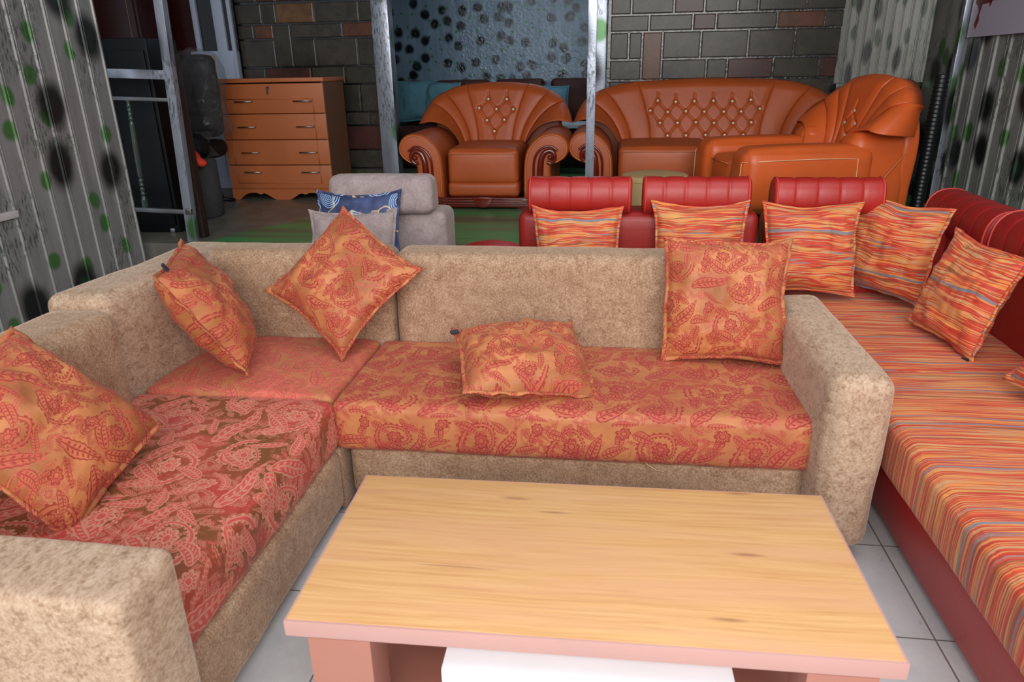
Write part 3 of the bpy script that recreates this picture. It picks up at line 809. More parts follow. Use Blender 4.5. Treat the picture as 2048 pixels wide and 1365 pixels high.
# ------------------------------------------------------------------ red leather corner sofa
def channel_roll(name, x0, x1, y0, y1, z0, z1, mat, parent, grooves=5, axis='x', r=.06):
    """horizontal headrest roll with stitched channels"""
    n = 90; m = 28; vs = []; fs = []
    L = x1-x0; cy = (y0+y1)/2; cz = (z0+z1)/2; hy = (y1-y0)/2; hz = (z1-z0)/2
    for i in range(n+1):
        s = i/n; x = x0+L*s
        e = min(s, 1-s)*L; cap = 1 if e > .022 else (.86+.14*math.sqrt(max(0, 1-(1-e/.022)**2)))
        ph = (s*grooves) % 1; gd = min(ph, 1-ph)*L/grooves
        gr = 1-.045*math.exp(-(gd/.007)**2) - .018*math.exp(-(gd/.028)**2) if .02 < s < .98 else 1
        for k in range(m):
            a = 2*PI*k/m; ca, sa = math.cos(a), math.sin(a)
            p = 2.6; rr = (abs(ca)**p+abs(sa)**p)**(-1/p)
            y = ca*rr*hy; z = sa*rr*hz
            y *= 1-.18*(z/hz)*.5
            y *= cap*gr; z *= cap*gr
            P = (x, cy+y, cz+z)
            vs.append(P if axis == 'x' else (cy+y, x, cz+z))
    for i in range(n):
        for k in range(m):
            f = (i*m+k, (i+1)*m+k, (i+1)*m+(k+1) % m, i*m+(k+1) % m)
            fs.append(f if axis == 'x' else tuple(reversed(f)))
    a = tuple(range(m)); b = tuple(range(n*m, n*m+m))
    fs.append(a if axis == 'x' else tuple(reversed(a))); fs.append(tuple(reversed(b)) if axis == 'x' else b)
    o = link(name, raw(vs, fs), mat, parent)
    try: o.data.set_sharp_from_angle(angle=math.radians(60))
    except Exception: pass
    for e in (x0+.012, x1-.012):
        pts = []
        for k in range(28):
            a = 2*PI*k/28; ca, sa = math.cos(a), math.sin(a); rr = (abs(ca)**2.6+abs(sa)**2.6)**(-1/2.6)
            z = sa*rr*hz; y = ca*rr*hy*(1-.09*(z/hz))
            pts.append((e, cy+y*.985, cz+z*.985) if axis == 'x' else (cy+y*.985, e, cz+z*.985))
        tube('piping', pts, .005, M_redpipe, o, True, 6)
    return o
def red_back():
    t = thing('leather_sofa', 'straight red leather sofa unit with two channelled headrest rolls behind the beige sofa back', 'sofa', (.15, 3.3, 0))
    X = lambda x: x-.15
    Y = lambda y: y-3.3
    softbox('base', (X(-.40), Y(2.97), .04), (X(.72), Y(3.70), .27), .02, M_redd, t, (0, 0, 0), .08)
    softbox('seat_cushion', (X(-.40), Y(2.965), .27), (X(.72), Y(3.50), .44), .03, M_strip_s, t, (0, 0, .01), .05, .003)
    softbox('backrest', (X(-.435), Y(3.48), .10), (X(.725), Y(3.70), .843), .04, M_redd, t, (0, .015, .004), .05, .002, 4, 3)
    channel_roll('headrest', X(-.385), X(.118), Y(3.455), Y(3.60), .835, 1.01, M_red, t)
    channel_roll('headrest', X(.170), X(.672), Y(3.455), Y(3.60), .835, 1.01, M_red, t)
    # drum-shaped arm at the left end
    def drum(): 
        pr = []
        for k in range(9): a = PI/2*k/8; pr.append((.118+.018*math.cos(a), .70+.035*math.sin(a)+.035))
        prof = [(.10, 0), (.115, .04), (.118, .60), (.128, .68), (.136, .72)]+pr+[(.06, .785), (.005, .787)]
        lathe('armrest', prof, M_redd, t, 36, (X(-.505), Y(3.06), 0))
        softbox('armrest_panel', (X(-.60), Y(3.08), .05), (X(-.43), Y(3.70), .60), .04, M_redd, t, (0, 0, 0), .06)
    drum()
red_back()
def red_right():
    t = thing('leather_sofa', 'long red leather corner sofa with orange striped seat running toward the camera on the right', 'sofa', (1.4, 2.6, 0))
    X = lambda x: x-1.4
    Y = lambda y: y-2.6
    def tp(q, Lg):
        k = .5-q.z/Lg[2]; return (q.x+(.05*k if q.x < 0 else 0), q.y, q.z)
    softbox('base', (X(.925), Y(.55), .02), (X(1.86), Y(3.68), .285), .02, M_red, t, (.012, 0, 0), .06, .001, 3, 1, taper=tp)
    softbox('seat_cushion', (X(.90), Y(.55), .27), (X(1.60), Y(2.56), .448), .03, M_strip_s, t, (.006, 0, .010), .035, .003, 5, 2)
    o = softbox('seat_cushion', (X(.90), Y(2.545), .27), (X(1.60), Y(3.57), .443), .02, M_strip_s, t, (.006, 0, .008), .035, .003, 5, 3)
    for yy in (2.552, 3.16):
        s_ = box('seam_strip', (X(.93), Y(yy)-.009, .440), (X(1.58), Y(yy)+.009, .4515), M_strip_p, t); s_['label'] = 'patchy red seam strip across the striped seat'
    softbox('backrest', (X(1.60), Y(.55), .10), (X(1.82), Y(3.72), .80), .04, M_redd, t, (.012, 0, 0), .07, .002)
    softbox('backrest', (X(.765), Y(3.55), .10), (X(1.80), Y(3.74), .815), .04, M_redd, t, (0, .012, 0), .06, .002)
    channel_roll('headrest', X(.785), X(1.285), Y(3.50), Y(3.65), .825, 1.0, M_red, t)
    channel_roll('headrest', Y(3.17), Y(3.80), X(1.575), X(1.80), .70, .915, M_redd, t, 5, 'y')
    channel_roll('headrest', Y(2.54), Y(3.14), X(1.575), X(1.80), .70, .93, M_redd, t, 5, 'y')
    channel_roll('headrest', Y(1.90), Y(2.50), X(1.575), X(1.80), .70, .93, M_redd, t, 5, 'y')
red_right()
G2 = 'striped cushions on the red leather sofas'
pillow('orange striped cushion below the left channelled headrest', G2, M_strip_p, (-.135, 3.36, .670), (1, .03, 0), (0, .26, .97), .45, .15, 11, pinch=.12)
pillow('orange striped cushion below the second headrest, half hidden by the upright paisley cushion', G2, M_strip_p, (.435, 3.39, .692), (1, 0.02, 0), (0, .25, .97), .455, .15, 12, pinch=.12)
pillow('orange striped cushion with a bold grey stripe standing at the sofa corner', G2, M_strip_p, (.950, 3.41, .69), (1, .0, .0), (0, .26, .97), .445, .16, 13, pinch=.12)
pillow('orange striped cushion turned toward the left, leaning in the red corner', G2, M_strip_p, (1.318, 3.44, .690), (.60, -.80, -.02), (.08, .12, .99), .455, .15, 14, pinch=.09)
pillow('orange striped cushion tilted against the right red backrest', G2, M_strip_p, (1.392, 2.86, .655), (.20, -.97, -.05), (.31, .02, .95), .42, .14, 15, pinch=.08, tags=((.86, -1),))
pillow('orange cushion cut off by the right edge of the photo', G2, M_strip_p, (1.50, 2.18, .655), (.25, -.95, -.1), (.45, .1, .9), .42, .15, 16, pinch=.09)
# ------------------------------------------------------------------ grey suede chair with two cushions
def grey_chair():
    t = thing('suede_armchair', 'mauve-grey suede seat with padded headrest behind the beige sofa corner', 'armchair', (-1.14, 3.4, 0))
    softbox('base', (-.32, -.42, .04), (.32, .34, .42), .03, M_grey, t, (0, 0, .01), .07)
    softbox('backrest', (-.33, .10, .10), (.335, .34, .838), .045, M_grey, t, (0, .01, .004), .05, .002)
    def tp(q, Lg): return (q.x*(1-.012*q.z/Lg[2]), q.y+(.03*(q.z/Lg[2]) if q.y < 0 else -.03*(q.z/Lg[2])), q.z)
    softbox('headrest', (-.255, .055, .835), (.275, .21, 1.018), .035, M_grey, t, (.006, .008, .004), .04, .002, taper=tp)
grey_chair()
pillow('plain mauve-grey suede cushion in front of the navy one', 'cushions on the grey suede seat', M_grey, (-1.235, 3.30, .665), (1, .06, .0), (0, .30, .95), .45, .12, 21, pinch=.10)
pillow('navy cushion with pale blue swirls behind the plain grey cushion', 'cushions on the grey suede seat', M_swirl, (-1.225, 3.375, .745), (1, .03, .0), (.02, .24, .97), .455, .10, 22, pinch=.13)
# ------------------------------------------------------------------ orange leather armchair and sofa (fan back, scroll arms)
def grid(name, f, n, m, mat, parent, back=None):
    vs = []; fs = []
    for j in range(m+1):
        for i in range(n+1): vs.append(f(i/n, j/m))
    st = len(vs)
    if back:
        for j in range(m+1):
            for i in range(n+1): vs.append(back(i/n, j/m))
    q = lambda i, j, s=0: s*st+j*(n+1)+i
    for j in range(m):
        for i in range(n):
            fs.append((q(i, j), q(i+1, j), q(i+1, j+1), q(i, j+1)))
            if back: fs.append((q(i, j, 1), q(i, j+1, 1), q(i+1, j+1, 1), q(i+1, j, 1)))
    if back:
        for i in range(n):
            fs.append((q(i, 0), q(i, 0, 1), q(i+1, 0, 1), q(i+1, 0))); fs.append((q(i, m), q(i+1, m), q(i+1, m, 1), q(i, m, 1)))
        for j in range(m):
            fs.append((q(0, j), q(0, j+1), q(0, j+1, 1), q(0, j, 1))); fs.append((q(n, j), q(n, j, 1), q(n, j+1, 1), q(n, j+1)))
    return link(name, raw(vs, fs), mat, parent)
PX = lambda x: (x-970)*.00359
PZ = lambda y: 1.423-.55-(y-165)*.00343
def curve2(pts, n=40):
    c = crom([(p[0], p[1]) for p in pts], 12); 
    # resample by length
    d = [0]
    for a, b in zip(c, c[1:]): d.append(d[-1]+(b-a).length)
    out = []; k = 0
    for i in range(n+1):
        s = d[-1]*i/n
        while k < len(d)-2 and d[k+1] < s: k += 1
        f = (s-d[k])/max(1e-9, d[k+1]-d[k]); out.append(c[k].lerp(c[k+1], min(1, max(0, f))))
    return out
def recline(z): return .26+.16*max(0, (z-.42))/.5
def fan_back(t, extra, csh, mat, buttons, topz=0.0, yo=0.0):
    """five curves per side define four puffed lobes and a tufted centre"""
    LC = [[(.244, .400), (.308, .498), (.389, .558), (.509, .580), (.609, .560)],
          [(.233, .395), (.280, .504), (.350, .603), (.442, .679), (.536, .721)],
          [(.190, .389), (.238, .545), (.326, .690), (.423, .797)],
          [(.131, .390), (.153, .554), (.199, .712), (.248, .848)]]
    sh = [extra, extra*.97, extra*.9, csh]
    def cv(i, sg):
        c = curve2(LC[i]); return [Vector((sg*(p.x+sh[i]), p.y)) for p in c]
    for sg in (1, -1):
        for i in range(3):
            A, B = cv(i, sg), cv(i+1, sg)
            if sg > 0: A, B = B, A
            bul = (.075, .06, .055)[i]
            def f(s, tt, A=A, B=B, bul=bul, i=i, sg=sg):
                k = tt*40; a = A[int(k)].lerp(A[min(40, int(k)+1)], k % 1); b = B[int(k)].lerp(B[min(40, int(k)+1)], k % 1)
                p = a.lerp(b, s)
                if tt > .8: # rounded crown of each lobe
                    e = (tt-.8)/.2; p = p+ (p-Vector((sg*-.1*0, .3))).normalized()*(.010*e*math.sin(PI*s))
                prof = (max(0, 4*s*(1-s)))**.5
                roll = (1-max(0, (tt-.84)/.16)**2.2)
                lift = [.16, .03, .0][i]*(1-tt*.3)
                if sg < 0: w0 = 1-s
                else: w0 = s
                y = recline(p.y)+yo - bul*(.72+.28*prof)*roll - (lift*w0 if i == 0 else lift*w0)
                return (p.x, y, p.y)
            def g(s, tt, f=f): q = f(s, tt); return (q[0], max(q[1]+.10, recline(q[2])+yo+.07), q[2]-.015*tt)
            grid('back_lobe', f, 22, 44, mat, t, g)
    A, B = cv(3, -1), cv(3, 1)
    def near(x, z):
        d = 9; 
        for (bx, bz) in buttons:
            q = math.hypot(x-bx, z-bz)
            if q < d: d = q
        return d
    segs = []
    for i, a in enumerate(buttons):
        for b in buttons[i+1:]:
            dx, dz = a[0]-b[0], a[1]-b[1]
            if .03 < abs(dz) < .14 and abs(dx) < .125 and abs(dx) > .02: segs.append((a, b))
        # short pleats up and down from the outermost rows
    for a in buttons:
        if not any(b[1] > a[1]+.03 and abs(b[0]-a[0]) < .12 for b in buttons): segs.append((a, (a[0], a[1]+.06)))
        if not any(b[1] < a[1]-.03 and abs(b[0]-a[0]) < .12 for b in buttons): segs.append((a, (a[0], a[1]-.14)))
    def sd(x, z):
        d = 9
        for (a, b) in segs:
            vx, vz = b[0]-a[0], b[1]-a[1]; k = max(0, min(1, ((x-a[0])*vx+(z-a[1])*vz)/(vx*vx+vz*vz)))
            q = math.hypot(x-a[0]-vx*k, z-a[1]-vz*k)
            if q < d: d = q
        return d
    def f(s, tt):
        k = tt*40; a = A[int(k)].lerp(A[min(40, int(k)+1)], k % 1); b = B[int(k)].lerp(B[min(40, int(k)+1)], k % 1)
        p = a.lerp(b, s); p.y += topz*math.sin(PI*s)*tt**3 + .016*math.sin(PI*s)*tt**2
        roll = (1-max(0, (tt-.86)/.14)**2.2)
        edge = min(s, 1-s)*(b.x-a.x if b.x > a.x else a.x-b.x)
        y = recline(p.y)+yo-.058*(.72+.28*min(1, edge/.05)**.5)*roll
        dep = .020*math.exp(-(near(p.x, p.y)/.017)**2)+.009*math.exp(-(sd(p.x, p.y)/.008)**2)
        return (p.x, y+dep, p.y)
    n = 70 if csh < .1 else 190
    def g(s, tt): q = f(s, tt); return (q[0], recline(q[2])+yo+.07, q[2]-.015*tt)
    o = grid('tufted_back', f, n, 90, mat, t, g)
    for (bx, bz) in buttons:
        y = recline(bz)+yo-.055+.010
        b = lathe('button', [(.002, -.004), (.009, -.003), (.011, .001), (.008, .005), (.003, .006)], M_dot, o, 12)
        b.location = (bx, y-.004, bz); b.rotation_euler = (PI/2, 0, 0)
def scroll_arm(t, sg, extra, mat):
    out = [(888, 398), (888, 350), (886, 318), (880, 296), (867, 279), (852, 268), (834, 264), (815, 267), (801, 281), (798, 298), (804, 313), (817, 323), (830, 328), (834, 338), (832, 360), (838, 398)]
    P = crom([(PX(x), PZ(y)) for x, y in out[1:-1]], 5)
    pts = [(PX(888), PZ(398))]+[(p.x, p.y) for p in P]+[(PX(838), PZ(398))]
    pts = [(sg*(x-extra), z) for x, z in pts]
    if sg < 0: pts = pts[::-1]
    a = prism('armrest', pts, -.42, .30, mat, t, .028, 5)
    fr = [(sg*(PX(x)*1.0-extra), PZ(y)) for x, y in [(884, 390), (884, 350), (882, 320), (876, 298), (865, 283), (851, 272), (834, 268), (817, 271), (805, 283), (802, 298), (807, 310), (819, 320), (832, 325)]]
    tube('piping', [(p.x, -.424, p.y) for p in crom(fr, 4)], .004, M_pipe, a, False, 6)
    # carved scroll: stem and volute
    st = [(853, 398), (854, 350), (853, 328), (851, 315), (845, 303), (834, 299), (826, 306), (826, 316), (832, 324), (840, 322)]
    c = crom([(sg*(PX(x)-extra), PZ(y)) for x, y in st], 6); n = len(c)
    w = tube('carved_scroll', [(p.x, -.428, p.y) for p in c], [.026-.014*(i/n) for i in range(n)], M_mahog, t, False, 10)
    w['label'] = 'dark red glossy carved wood scroll'
    c2 = crom([(sg*(PX(x)-extra), PZ(y)) for x, y in [(866, 396), (867, 350), (866, 322), (860, 304), (848, 293), (833, 290), (820, 299)]], 6)
    tube('scroll_moulding', [(p.x, -.430, p.y) for p in c2], .009, M_mahog, w, False, 8)
    k = lathe('scroll_knob', [(.002, .02), (.010, .018), (.016, .008), (.018, 0)], M_mahog, w, 16)
    k.location = (sg*(PX(834)-extra), -.445, PZ(312)); k.rotation_euler = (PI/2, 0, 0)
def orange_seat(name, label, cat, loc, rz, extra, csh, buttons, arms='scroll', mat=None, seats=1, topz=0, yo=0.0):
    mat = mat or M_orange
    t = thing(name, label, cat, loc, rz)
    fan_back(t, extra, csh, mat, buttons, topz, yo)
    hw = .262+extra
    # plain upholstered back slab behind the lobes
    e = extra
    pts = crom([(-.50-e, .25), (-.52-e, .50), (-.46-e, .66), (-.30-e, .77), (-.12-csh, .80), (.12+csh, .80), (.30+e, .77), (.46+e, .66), (.52+e, .50), (.50+e, .25)], 6)
    sl = prism('back_shell', [(p.x, p.y) for p in pts]+[(.50+e, .06), (-.50-e, .06)], .38+yo, .485+yo, mat, t, .03, 4)
    for i in range(seats):
        a = -hw+2*hw*i/seats; b = -hw+2*hw*(i+1)/seats
        s = softbox('seat_cushion', (a+.004, -.42, .175), (b-.004, .30, .425), .035, mat, t, (.0, .014, .016), .035, .0015, 6, i+3)
        tube('piping', [(a+.02, -.43, .392), ((a+b)/2, -.437, .395), (b-.02, -.43, .392)], .003, M_pipe, s, False, 6)
    softbox('seat_front', (-hw, -.425, .085), (hw, .30, .195), .03, mat, t, (0, .008, 0), .05)
    if arms == 'scroll':
        for sg in (1, -1): scroll_arm(t, sg, extra, mat)
        b = box('carved_base', (-hw-.10, -.445, .012), (hw+.10, -.36, .085), M_mahog, t, .015, 3); b['label'] = 'glossy dark red carved wood rail'
        for z in (.042, .062, .080):
            tube('moulding', [(-hw-.13, -.40, z+.028), (-hw-.10, -.447, z+.012), (-hw-.02, -.452, z), (hw+.02, -.452, z), (hw+.10, -.447, z+.012), (hw+.13, -.40, z+.028)], .0065, M_mahog, b, False, 8)
        prism('carved_rosette', [(-.08, .09), (-.055, .03), (-.02, .014), (.02, .014), (.055, .03), (.08, .09)], -.462, -.44, M_mahog, b, .006, 2)
        for x in (-hw-.02, hw+.02):
            box('foot', (x-.04, -.43, -.0), (x+.04, -.36, .03), M_mahog, t, .008)
        for x in (-hw, hw): box('foot', (x-.03, .30, 0), (x+.03, .36, .10), M_mahog, t, .005)
    return t
bt = [(-.970, .738), (-.822, .735), (-1.043, .671), (-.903, .662), (-.770, .660), (-.978, .580), (-.839, .582), (-.916, .497)]
bt = [(x+.907, z) for x, z in bt]
orange_seat('leather_armchair', 'tan orange leather armchair with fan-shaped tufted back and scroll arms on the platform', 'armchair', (-.895, 5.57, .55), 0, 0, 0, bt)
bs = [(.362, .706), (.5, .694), (.642, .698), (.786, .699), (.928, .694), (1.067, .702), (.306, .632), (.441, .621), (.58, .625), (.72, .621), (.867, .619), (.997, .619), (1.136, .637),
      (.384, .541), (.519, .54), (.659, .543), (.797, .537), (.941, .535), (1.076, .539), (.447, .447), (.587, .448), (.736, .45), (.88, .449), (1.02, .45)]
bs = [(x-.725, z) for x, z in bs]
orange_seat('leather_sofa', 'wide tan orange leather sofa with four rows of buttons, against the right stone pier', 'sofa', (.735, 5.66, .55), 0, .405, .275, bs, seats=2)
# third seat, turned to face left
t3 = orange_seat('leather_armchair', 'bright orange leather armchair turned to face left, in front of the right stone pier corner', 'armchair', (1.13, 4.87, .55), math.radians(-77), -.10, -.05,
                 [(0, .66), (-.06, .59), (.06, .59), (0, .52)], arms='none', mat=M_orange2, yo=.14)
for sg in (-1, 1):
    a = softbox('armrest', (sg*.31-.12, -.44, .14), (sg*.31+.12, .36, .495), .065, M_orange2, t3, (.02, .014, .014), .035, .001)
    x = sg*.31+.125*sg
    tube('stitching', [(x-.045*sg, -.450, .16), (x-.043*sg, -.455, .28), (x-.04*sg, -.452, .42)], .0022, M_thread, a, False, 5)
    tube('stitching', [(x-.04*sg, -.450, .425), (x+.004*sg, -.36, .432), (x+.013*sg, -.2, .436), (x+.015*sg, 0, .438), (x+.011*sg, .15, .436), (x+.0*sg, .28, .43)], .0022, M_thread, a, False, 5)
    tube('stitching', [(x+.008*sg, .235, .43), (x+.014*sg, .235, .34), (x+.012*sg, .24, .25), (x-.012*sg, .24, .16)], .0022, M_thread, a, False, 5)
    sp = softbox('side_panel', (sg*.30-.10, .22, .03), (sg*.30+.10, .60, .56), .07, M_orange2, t3, (.012, .01, .01), .035, .001)
    tube('piping', [(x-.01*sg, .22, .06), (x-.002*sg, .40, .30), (x-.02*sg, .585, .50)], .004, M_pipe, sp, False, 6)
t3.location = (1.085, 4.70, .55); t3.scale = (.965, .965, 1.03)
for x in (-.3, .3):
    for y in (-.42, .36): box('foot', (x-.03, y-.03, -.0), (x+.03, y+.03, .03), M_mahog, t3, .004)
# ------------------------------------------------------------------ cream pouf
def pouf():
    t = thing('round_pouf', 'tall cream round pouf standing between the orange sofa and the red headrests', 'pouf', (.30, 4.72, .55))
    prof = [(.20, 0), (.215, .01), (.218, .16), (.216, .27)]+[(.196+.02*math.cos(a*PI/16), .275+.035*math.sin(a*PI/16)) for a in range(9)]+[(.12, .322), (.004, .325)]
    b = lathe('body', prof, M_cream, t, 48, wob=.004)
    for z in (.10, .20, .277):
        tube('seam', [(.2165*math.cos(a*PI/20), .2165*math.sin(a*PI/20), z) for a in range(40)], .0016, simple('tan_seam', srgb(140, 112, 76), .7), b, True, 5)
pouf()
# ------------------------------------------------------------------ steel pole
def pole():
    t = thing('steel_pole', 'thin upright square steel pole sprayed grey and green, in front of the orange seats', 'pole', (-.105, 4.2, .55))
    box('shaft', (-.024, -.024, 0), (.024, .024, 2.4), M_post, t, .003)
    box('foot_plate', (-.05, -.05, 0), (.05, .05, .01), M_post, t)
pole()
# ------------------------------------------------------------------ chest of drawers
def chest():
    t = thing('chest_of_drawers', 'orange-brown chest of four drawers with scalloped base against the left stone pier', 'chest of drawers', (-2.60, 5.50, .55), 0)
    W, D, H = .43, .46, .925
    box('side_panel', (-W+.0, .018, .05), (-W+.02, D, H-.03), M_pineside, t); box('side_panel', (W-.02, .018, .05), (W, D, H-.03), M_pineside, t)
    box('back_panel', (-W, D-.01, .05), (W, D, H-.03), M_pineside, t)
    box('top', (-W-.012, -.01, H-.03), (W+.012, D, H), M_pine, t, .004)
    zs = [H-.035, H-.27, H-.485, H-.70, H-.86]
    zs = [.89, .625, .43, .245, .06]
    zs = [.888, .665, .470, .275, .085]
    for i in range(4):
        d = box('drawer', (-W, 0, zs[i+1]+.003), (W, .02, zs[i]-.003), M_pine, t, .003)
        for sx in (-.29, .19):
            hz = (zs[i]+zs[i+1])/2+(-.02 if i == 0 else (.0 if i < 3 else .04))
            h = tube('handle', [(sx, 0, hz), (sx, -.02, hz), (sx+.14, -.02, hz), (sx+.14, 0, hz)], .005, M_chrome, d, False, 8)
        box('drawer_box', (-W+.03, .02, zs[i+1]+.02), (W-.03, D-.03, zs[i]-.03), M_darkslot, d)
        # raised frame moulding
        zt = zs[i]-.003; zb = zs[i+1]+.003
        for sx in (-W+.07, W-.09):
            tube('moulding', [(sx, -.001, (zb if i < 3 else zb+.045)), (sx, -.001, (zt if i else zt-.11))], .004, M_pine, d, False, 6)
        if i == 0: tube('moulding', [(-W+.07, -.001, zt-.11), (W-.09, -.001, zt-.11)], .004, M_pine, d, False, 6)
        if i == 3: tube('moulding', [(-W+.07, -.001, zb+.045), (W-.09, -.001, zb+.045)], .004, M_pine, d, False, 6)
        if i == 0:
            k = lathe('lock', [(.002, .004), (.012, .004), (.013, 0)], M_chrome, d, 16); k.location = (-.01, 0, zt-.03); k.rotation_euler = (PI/2, 0, 0)
            box('key', (-.018, -.012, zt-.075), (-.006, -.008, zt-.035), M_chrome, d)
    sc = [(-W, .085), (W, .085), (W, .0)]
    c = crom([(W-.06, .0), (W-.12, .045), (W-.20, .055), (W-.24, .042), (W-.28, .05), (W-.36, .005), (0, -.012), (-W+.36, .005), (-W+.28, .05), (-W+.24, .042), (-W+.20, .055), (-W+.12, .045), (-W+.06, .0)], 5)
    pts = sc+[(p.x, max(p.y, 0.0)) for p in c]+[(-W, .0)]
    prism('scalloped_plinth', pts, .0, .02, M_pine, t)
    for sx in (-W+.02, W-.02): box('plinth_side', (sx-.02, .02, 0), (sx+.02, D, .05), M_pineside, t)
chest()
# ------------------------------------------------------------------ left rear clutter
def gate():
    t = thing('metal_gate', 'grey sprayed steel gate with one turned baluster beside the spotted sheet wall', 'gate', (-2.53, 4.02, .55))
    t.rotation_euler = (0, math.radians(2.4), 0)
    box('post', (-.018, -.02, 0), (.035, .03, 2.35), M_post, t, .003)
    box('post', (-.75, -.02, 0), (-.70, .03, 2.35), M_post, t, .003)
    for z, h in ((.96, .05), (.825, .02), (.18, .025)):
        box('rail', (-.70, -.015, z-h/2), (-.018, .015, z+h/2), M_post if h > .03 else M_chrome2, t, .002)
    prof = []
    for i in range(61):
        z = i/60; r = .011+.004*math.sin(z*PI)
        if z < .10: r = .017+.002*math.sin(z*200)
        elif z < .3: r = .012+.004*math.sin(z*150)
        elif .42 < z < .62: r = .016
        elif z > .8: r = .011+.003*math.sin(z*160)
        prof.append((r, .1925+z*.6225))
    b = lathe('baluster', prof, M_glossdk, t, 20, (-.275, 0, 0)); b['label'] = 'turned glossy baluster'
    box('joint_bolt', (.0, -.035, .17), (.04, -.015, .205), M_chrome, t, .004)
M_chrome2 = simple('dull_bare_steel', srgb(120, 122, 124), .4, .8)
M_glossdk = simple('varnished_grey_green', srgb(62, 74, 66), .12, .2)
gate()
tag(box('timber_post', (-2.545, 4.10, .55), (-2.49, 4.16, 1.62), M_dkbrown, None, .004), 'short dark brown timber plank upright just behind the grey steel gate post', 'timber post')
def black_cabinet():
    t = thing('black_cabinet', 'tall gloss black cabinet standing behind the grey steel gate', 'cabinet', (-3.05, 4.45, .55))
    box('body', (-.55, -.2, 0), (.31, .12, 1.17), M_black, t, .012)
    for x in (-.53, -.11): box('door', (x, -.215, .05), (x+.40, -.2, 1.10), M_black, t, .006)
    box('caster', (.25, -.22, 0), (.28, -.20, .03), M_chrome, t, .003)
black_cabinet()
def wardrobe():
    t = thing('wardrobe', 'dark maroon panelled wardrobe rising above the black cabinet', 'wardrobe', (-4.15, 5.75, .55))
    box('body', (-.75, 0, 0), (.42, .45, 2.2), M_maroon, t, .005)
    ln = simple('pale_wood_inlay', srgb(150, 118, 104), .5)
    for x0, x1 in ((-.72, -.36), (-.35, .0), (.02, .40)):
        d = box('door', (x0, -.02, .05), (x1, 0, 2.15), M_maroon, t, .003)
        for x in (x0+.05, x1-.05): tube('inlay', [(x, -.022, .12), (x, -.022, 2.1)], .004, ln, d, False, 5)
wardrobe()
def upvc():
    t = thing('door_leaf', 'bluish white double door with dark panes and a brass handle left of the chest', 'door', (-3.36, 6.12, .55))
    for x0, x1 in ((-.115, -.07), (.07, .16), (.20, .232)): box('stile', (x0, -.03, .55), (x1, .03, 2.3), M_pvc, t, .005)
    box('lower_panel', (-.175, -.028, .0), (.21, .028, 1.145), M_pvc, t, .004)
    box('pane', (-.12, -.005, 1.14), (.24, .005, 2.3), M_darkglass, t)
    for x0 in (-.15, .06): 
        for z0 in (.1, .75):
            box('panel_moulding', (x0, -.034, z0), (x0+.14, -.028, z0+.33), M_pvc, t, .004)
    p = box('handle_plate', (.0, -.04, .93), (.03, -.028, 1.11), M_brass, t, .004)
    tube('lever', [(.015, -.04, 1.03), (.015, -.07, 1.03), (-.06, -.07, 1.03)], .007, M_brass, p, False, 8)
upvc()
def stool():
    t = thing('round_stool', 'dark charcoal cylindrical stool standing left of the chest of drawers', 'stool', (-2.90, 4.80, .55))
    lathe('body', [(.135, 0), (.15, .012), (.152, .2), (.150, .385), (.142, .40), (.1, .405), (.003, .405)], M_charcoal, t, 40, wob=.008)
stool()
def wrapped_chair():
    t = thing('wrapped_chair', 'black padded chair wrapped in clear crinkled plastic behind the charcoal stool', 'chair', (-3.06, 5.10, .55))
    softbox('seat', (-.24, -.22, .38), (.17, .22, .49), .05, M_blackc, t, (0, 0, .02), .05, .006)
    softbox('backrest', (-.20, .02, .54), (.21, .16, 1.08), .06, M_blackc, t, (.0, .03, .02), .05, .012, 5)
    c = softbox('plastic_cover', (-.235, -.04, .50), (.25, .22, 1.115), .11, M_plastic, t, (.01, .02, .01), .025, .028, 7, 5); c['label'] = 'clear crinkled plastic wrap'
    prof = [(.025, .42), (.045, .40), (.02, .46), (.03, .5), (.07, .56)]
    k = lathe('knotted_plastic', [(.07, 0), (.04, .04), (.018, .08), (.035, .12), (.07, .17)], M_plastic, c, 14, (.14, -.07, .40), .25)
    lathe('column', [(.025, .06), (.025, .38)], M_black, t, 14)
    for k in range(5):
        a = k*2*PI/5+.2; l = tube('base_arm', [(0, 0, .09), (.24*math.cos(a), .24*math.sin(a), .055)], .016, M_black, t, False, 8)
        w = lathe('caster', [(.005, -.012), (.025, -.012), (.025, .012), (.005, .012)], M_chrome, l, 14); w.location = (.24*math.cos(a), .24*math.sin(a), .026); w.rotation_euler = (PI/2, 0, a)
wrapped_chair()
o = softbox('black_bag', (-2.99, 4.72, .955), (-2.80, 4.90, 1.12), .06, M_blackc, None, (.01, .02, .01), .03, .012, 8, 3)
tag(o, 'black crumpled bag resting on the charcoal stool', 'bag')
def cloth():
    vs = []; fs = []; n = 14
    for j in range(n+1):
        for i in range(n+1):
            s, q = i/n, j/n
            vs.append((-2.835+.10*s+.02*math.sin(q*5), 4.64-.035*math.sin(PI*s)+.008*math.sin(9*q+4*s), .95+.165*q*(1-.55*s*s)-.03*s))
    st = len(vs); vs += [(x, y+.012, z) for x, y, z in vs]
    for j in range(n):
        for i in range(n):
            a = j*(n+1)+i; fs.append((a, a+1, a+n+2, a+n+1)); fs.append((st+a, st+a+n+1, st+a+n+2, st+a+1))
    for i in range(n):
        a, b = i, n*(n+1)+i; fs.append((a, st+a, st+a+1, a+1)); fs.append((b, b+1, st+b+1, st+b))
        a, b = i*(n+1), i*(n+1)+n; fs.append((a, a+n+1, st+a+n+1, st+a)); fs.append((b, st+b, st+b+n+1, b+n+1))
    return link('red_cloth', raw(vs, fs), M_redcloth)
tag(cloth(), 'scrap of bright red cloth hanging by the dark timber post at the stool top', 'cloth')
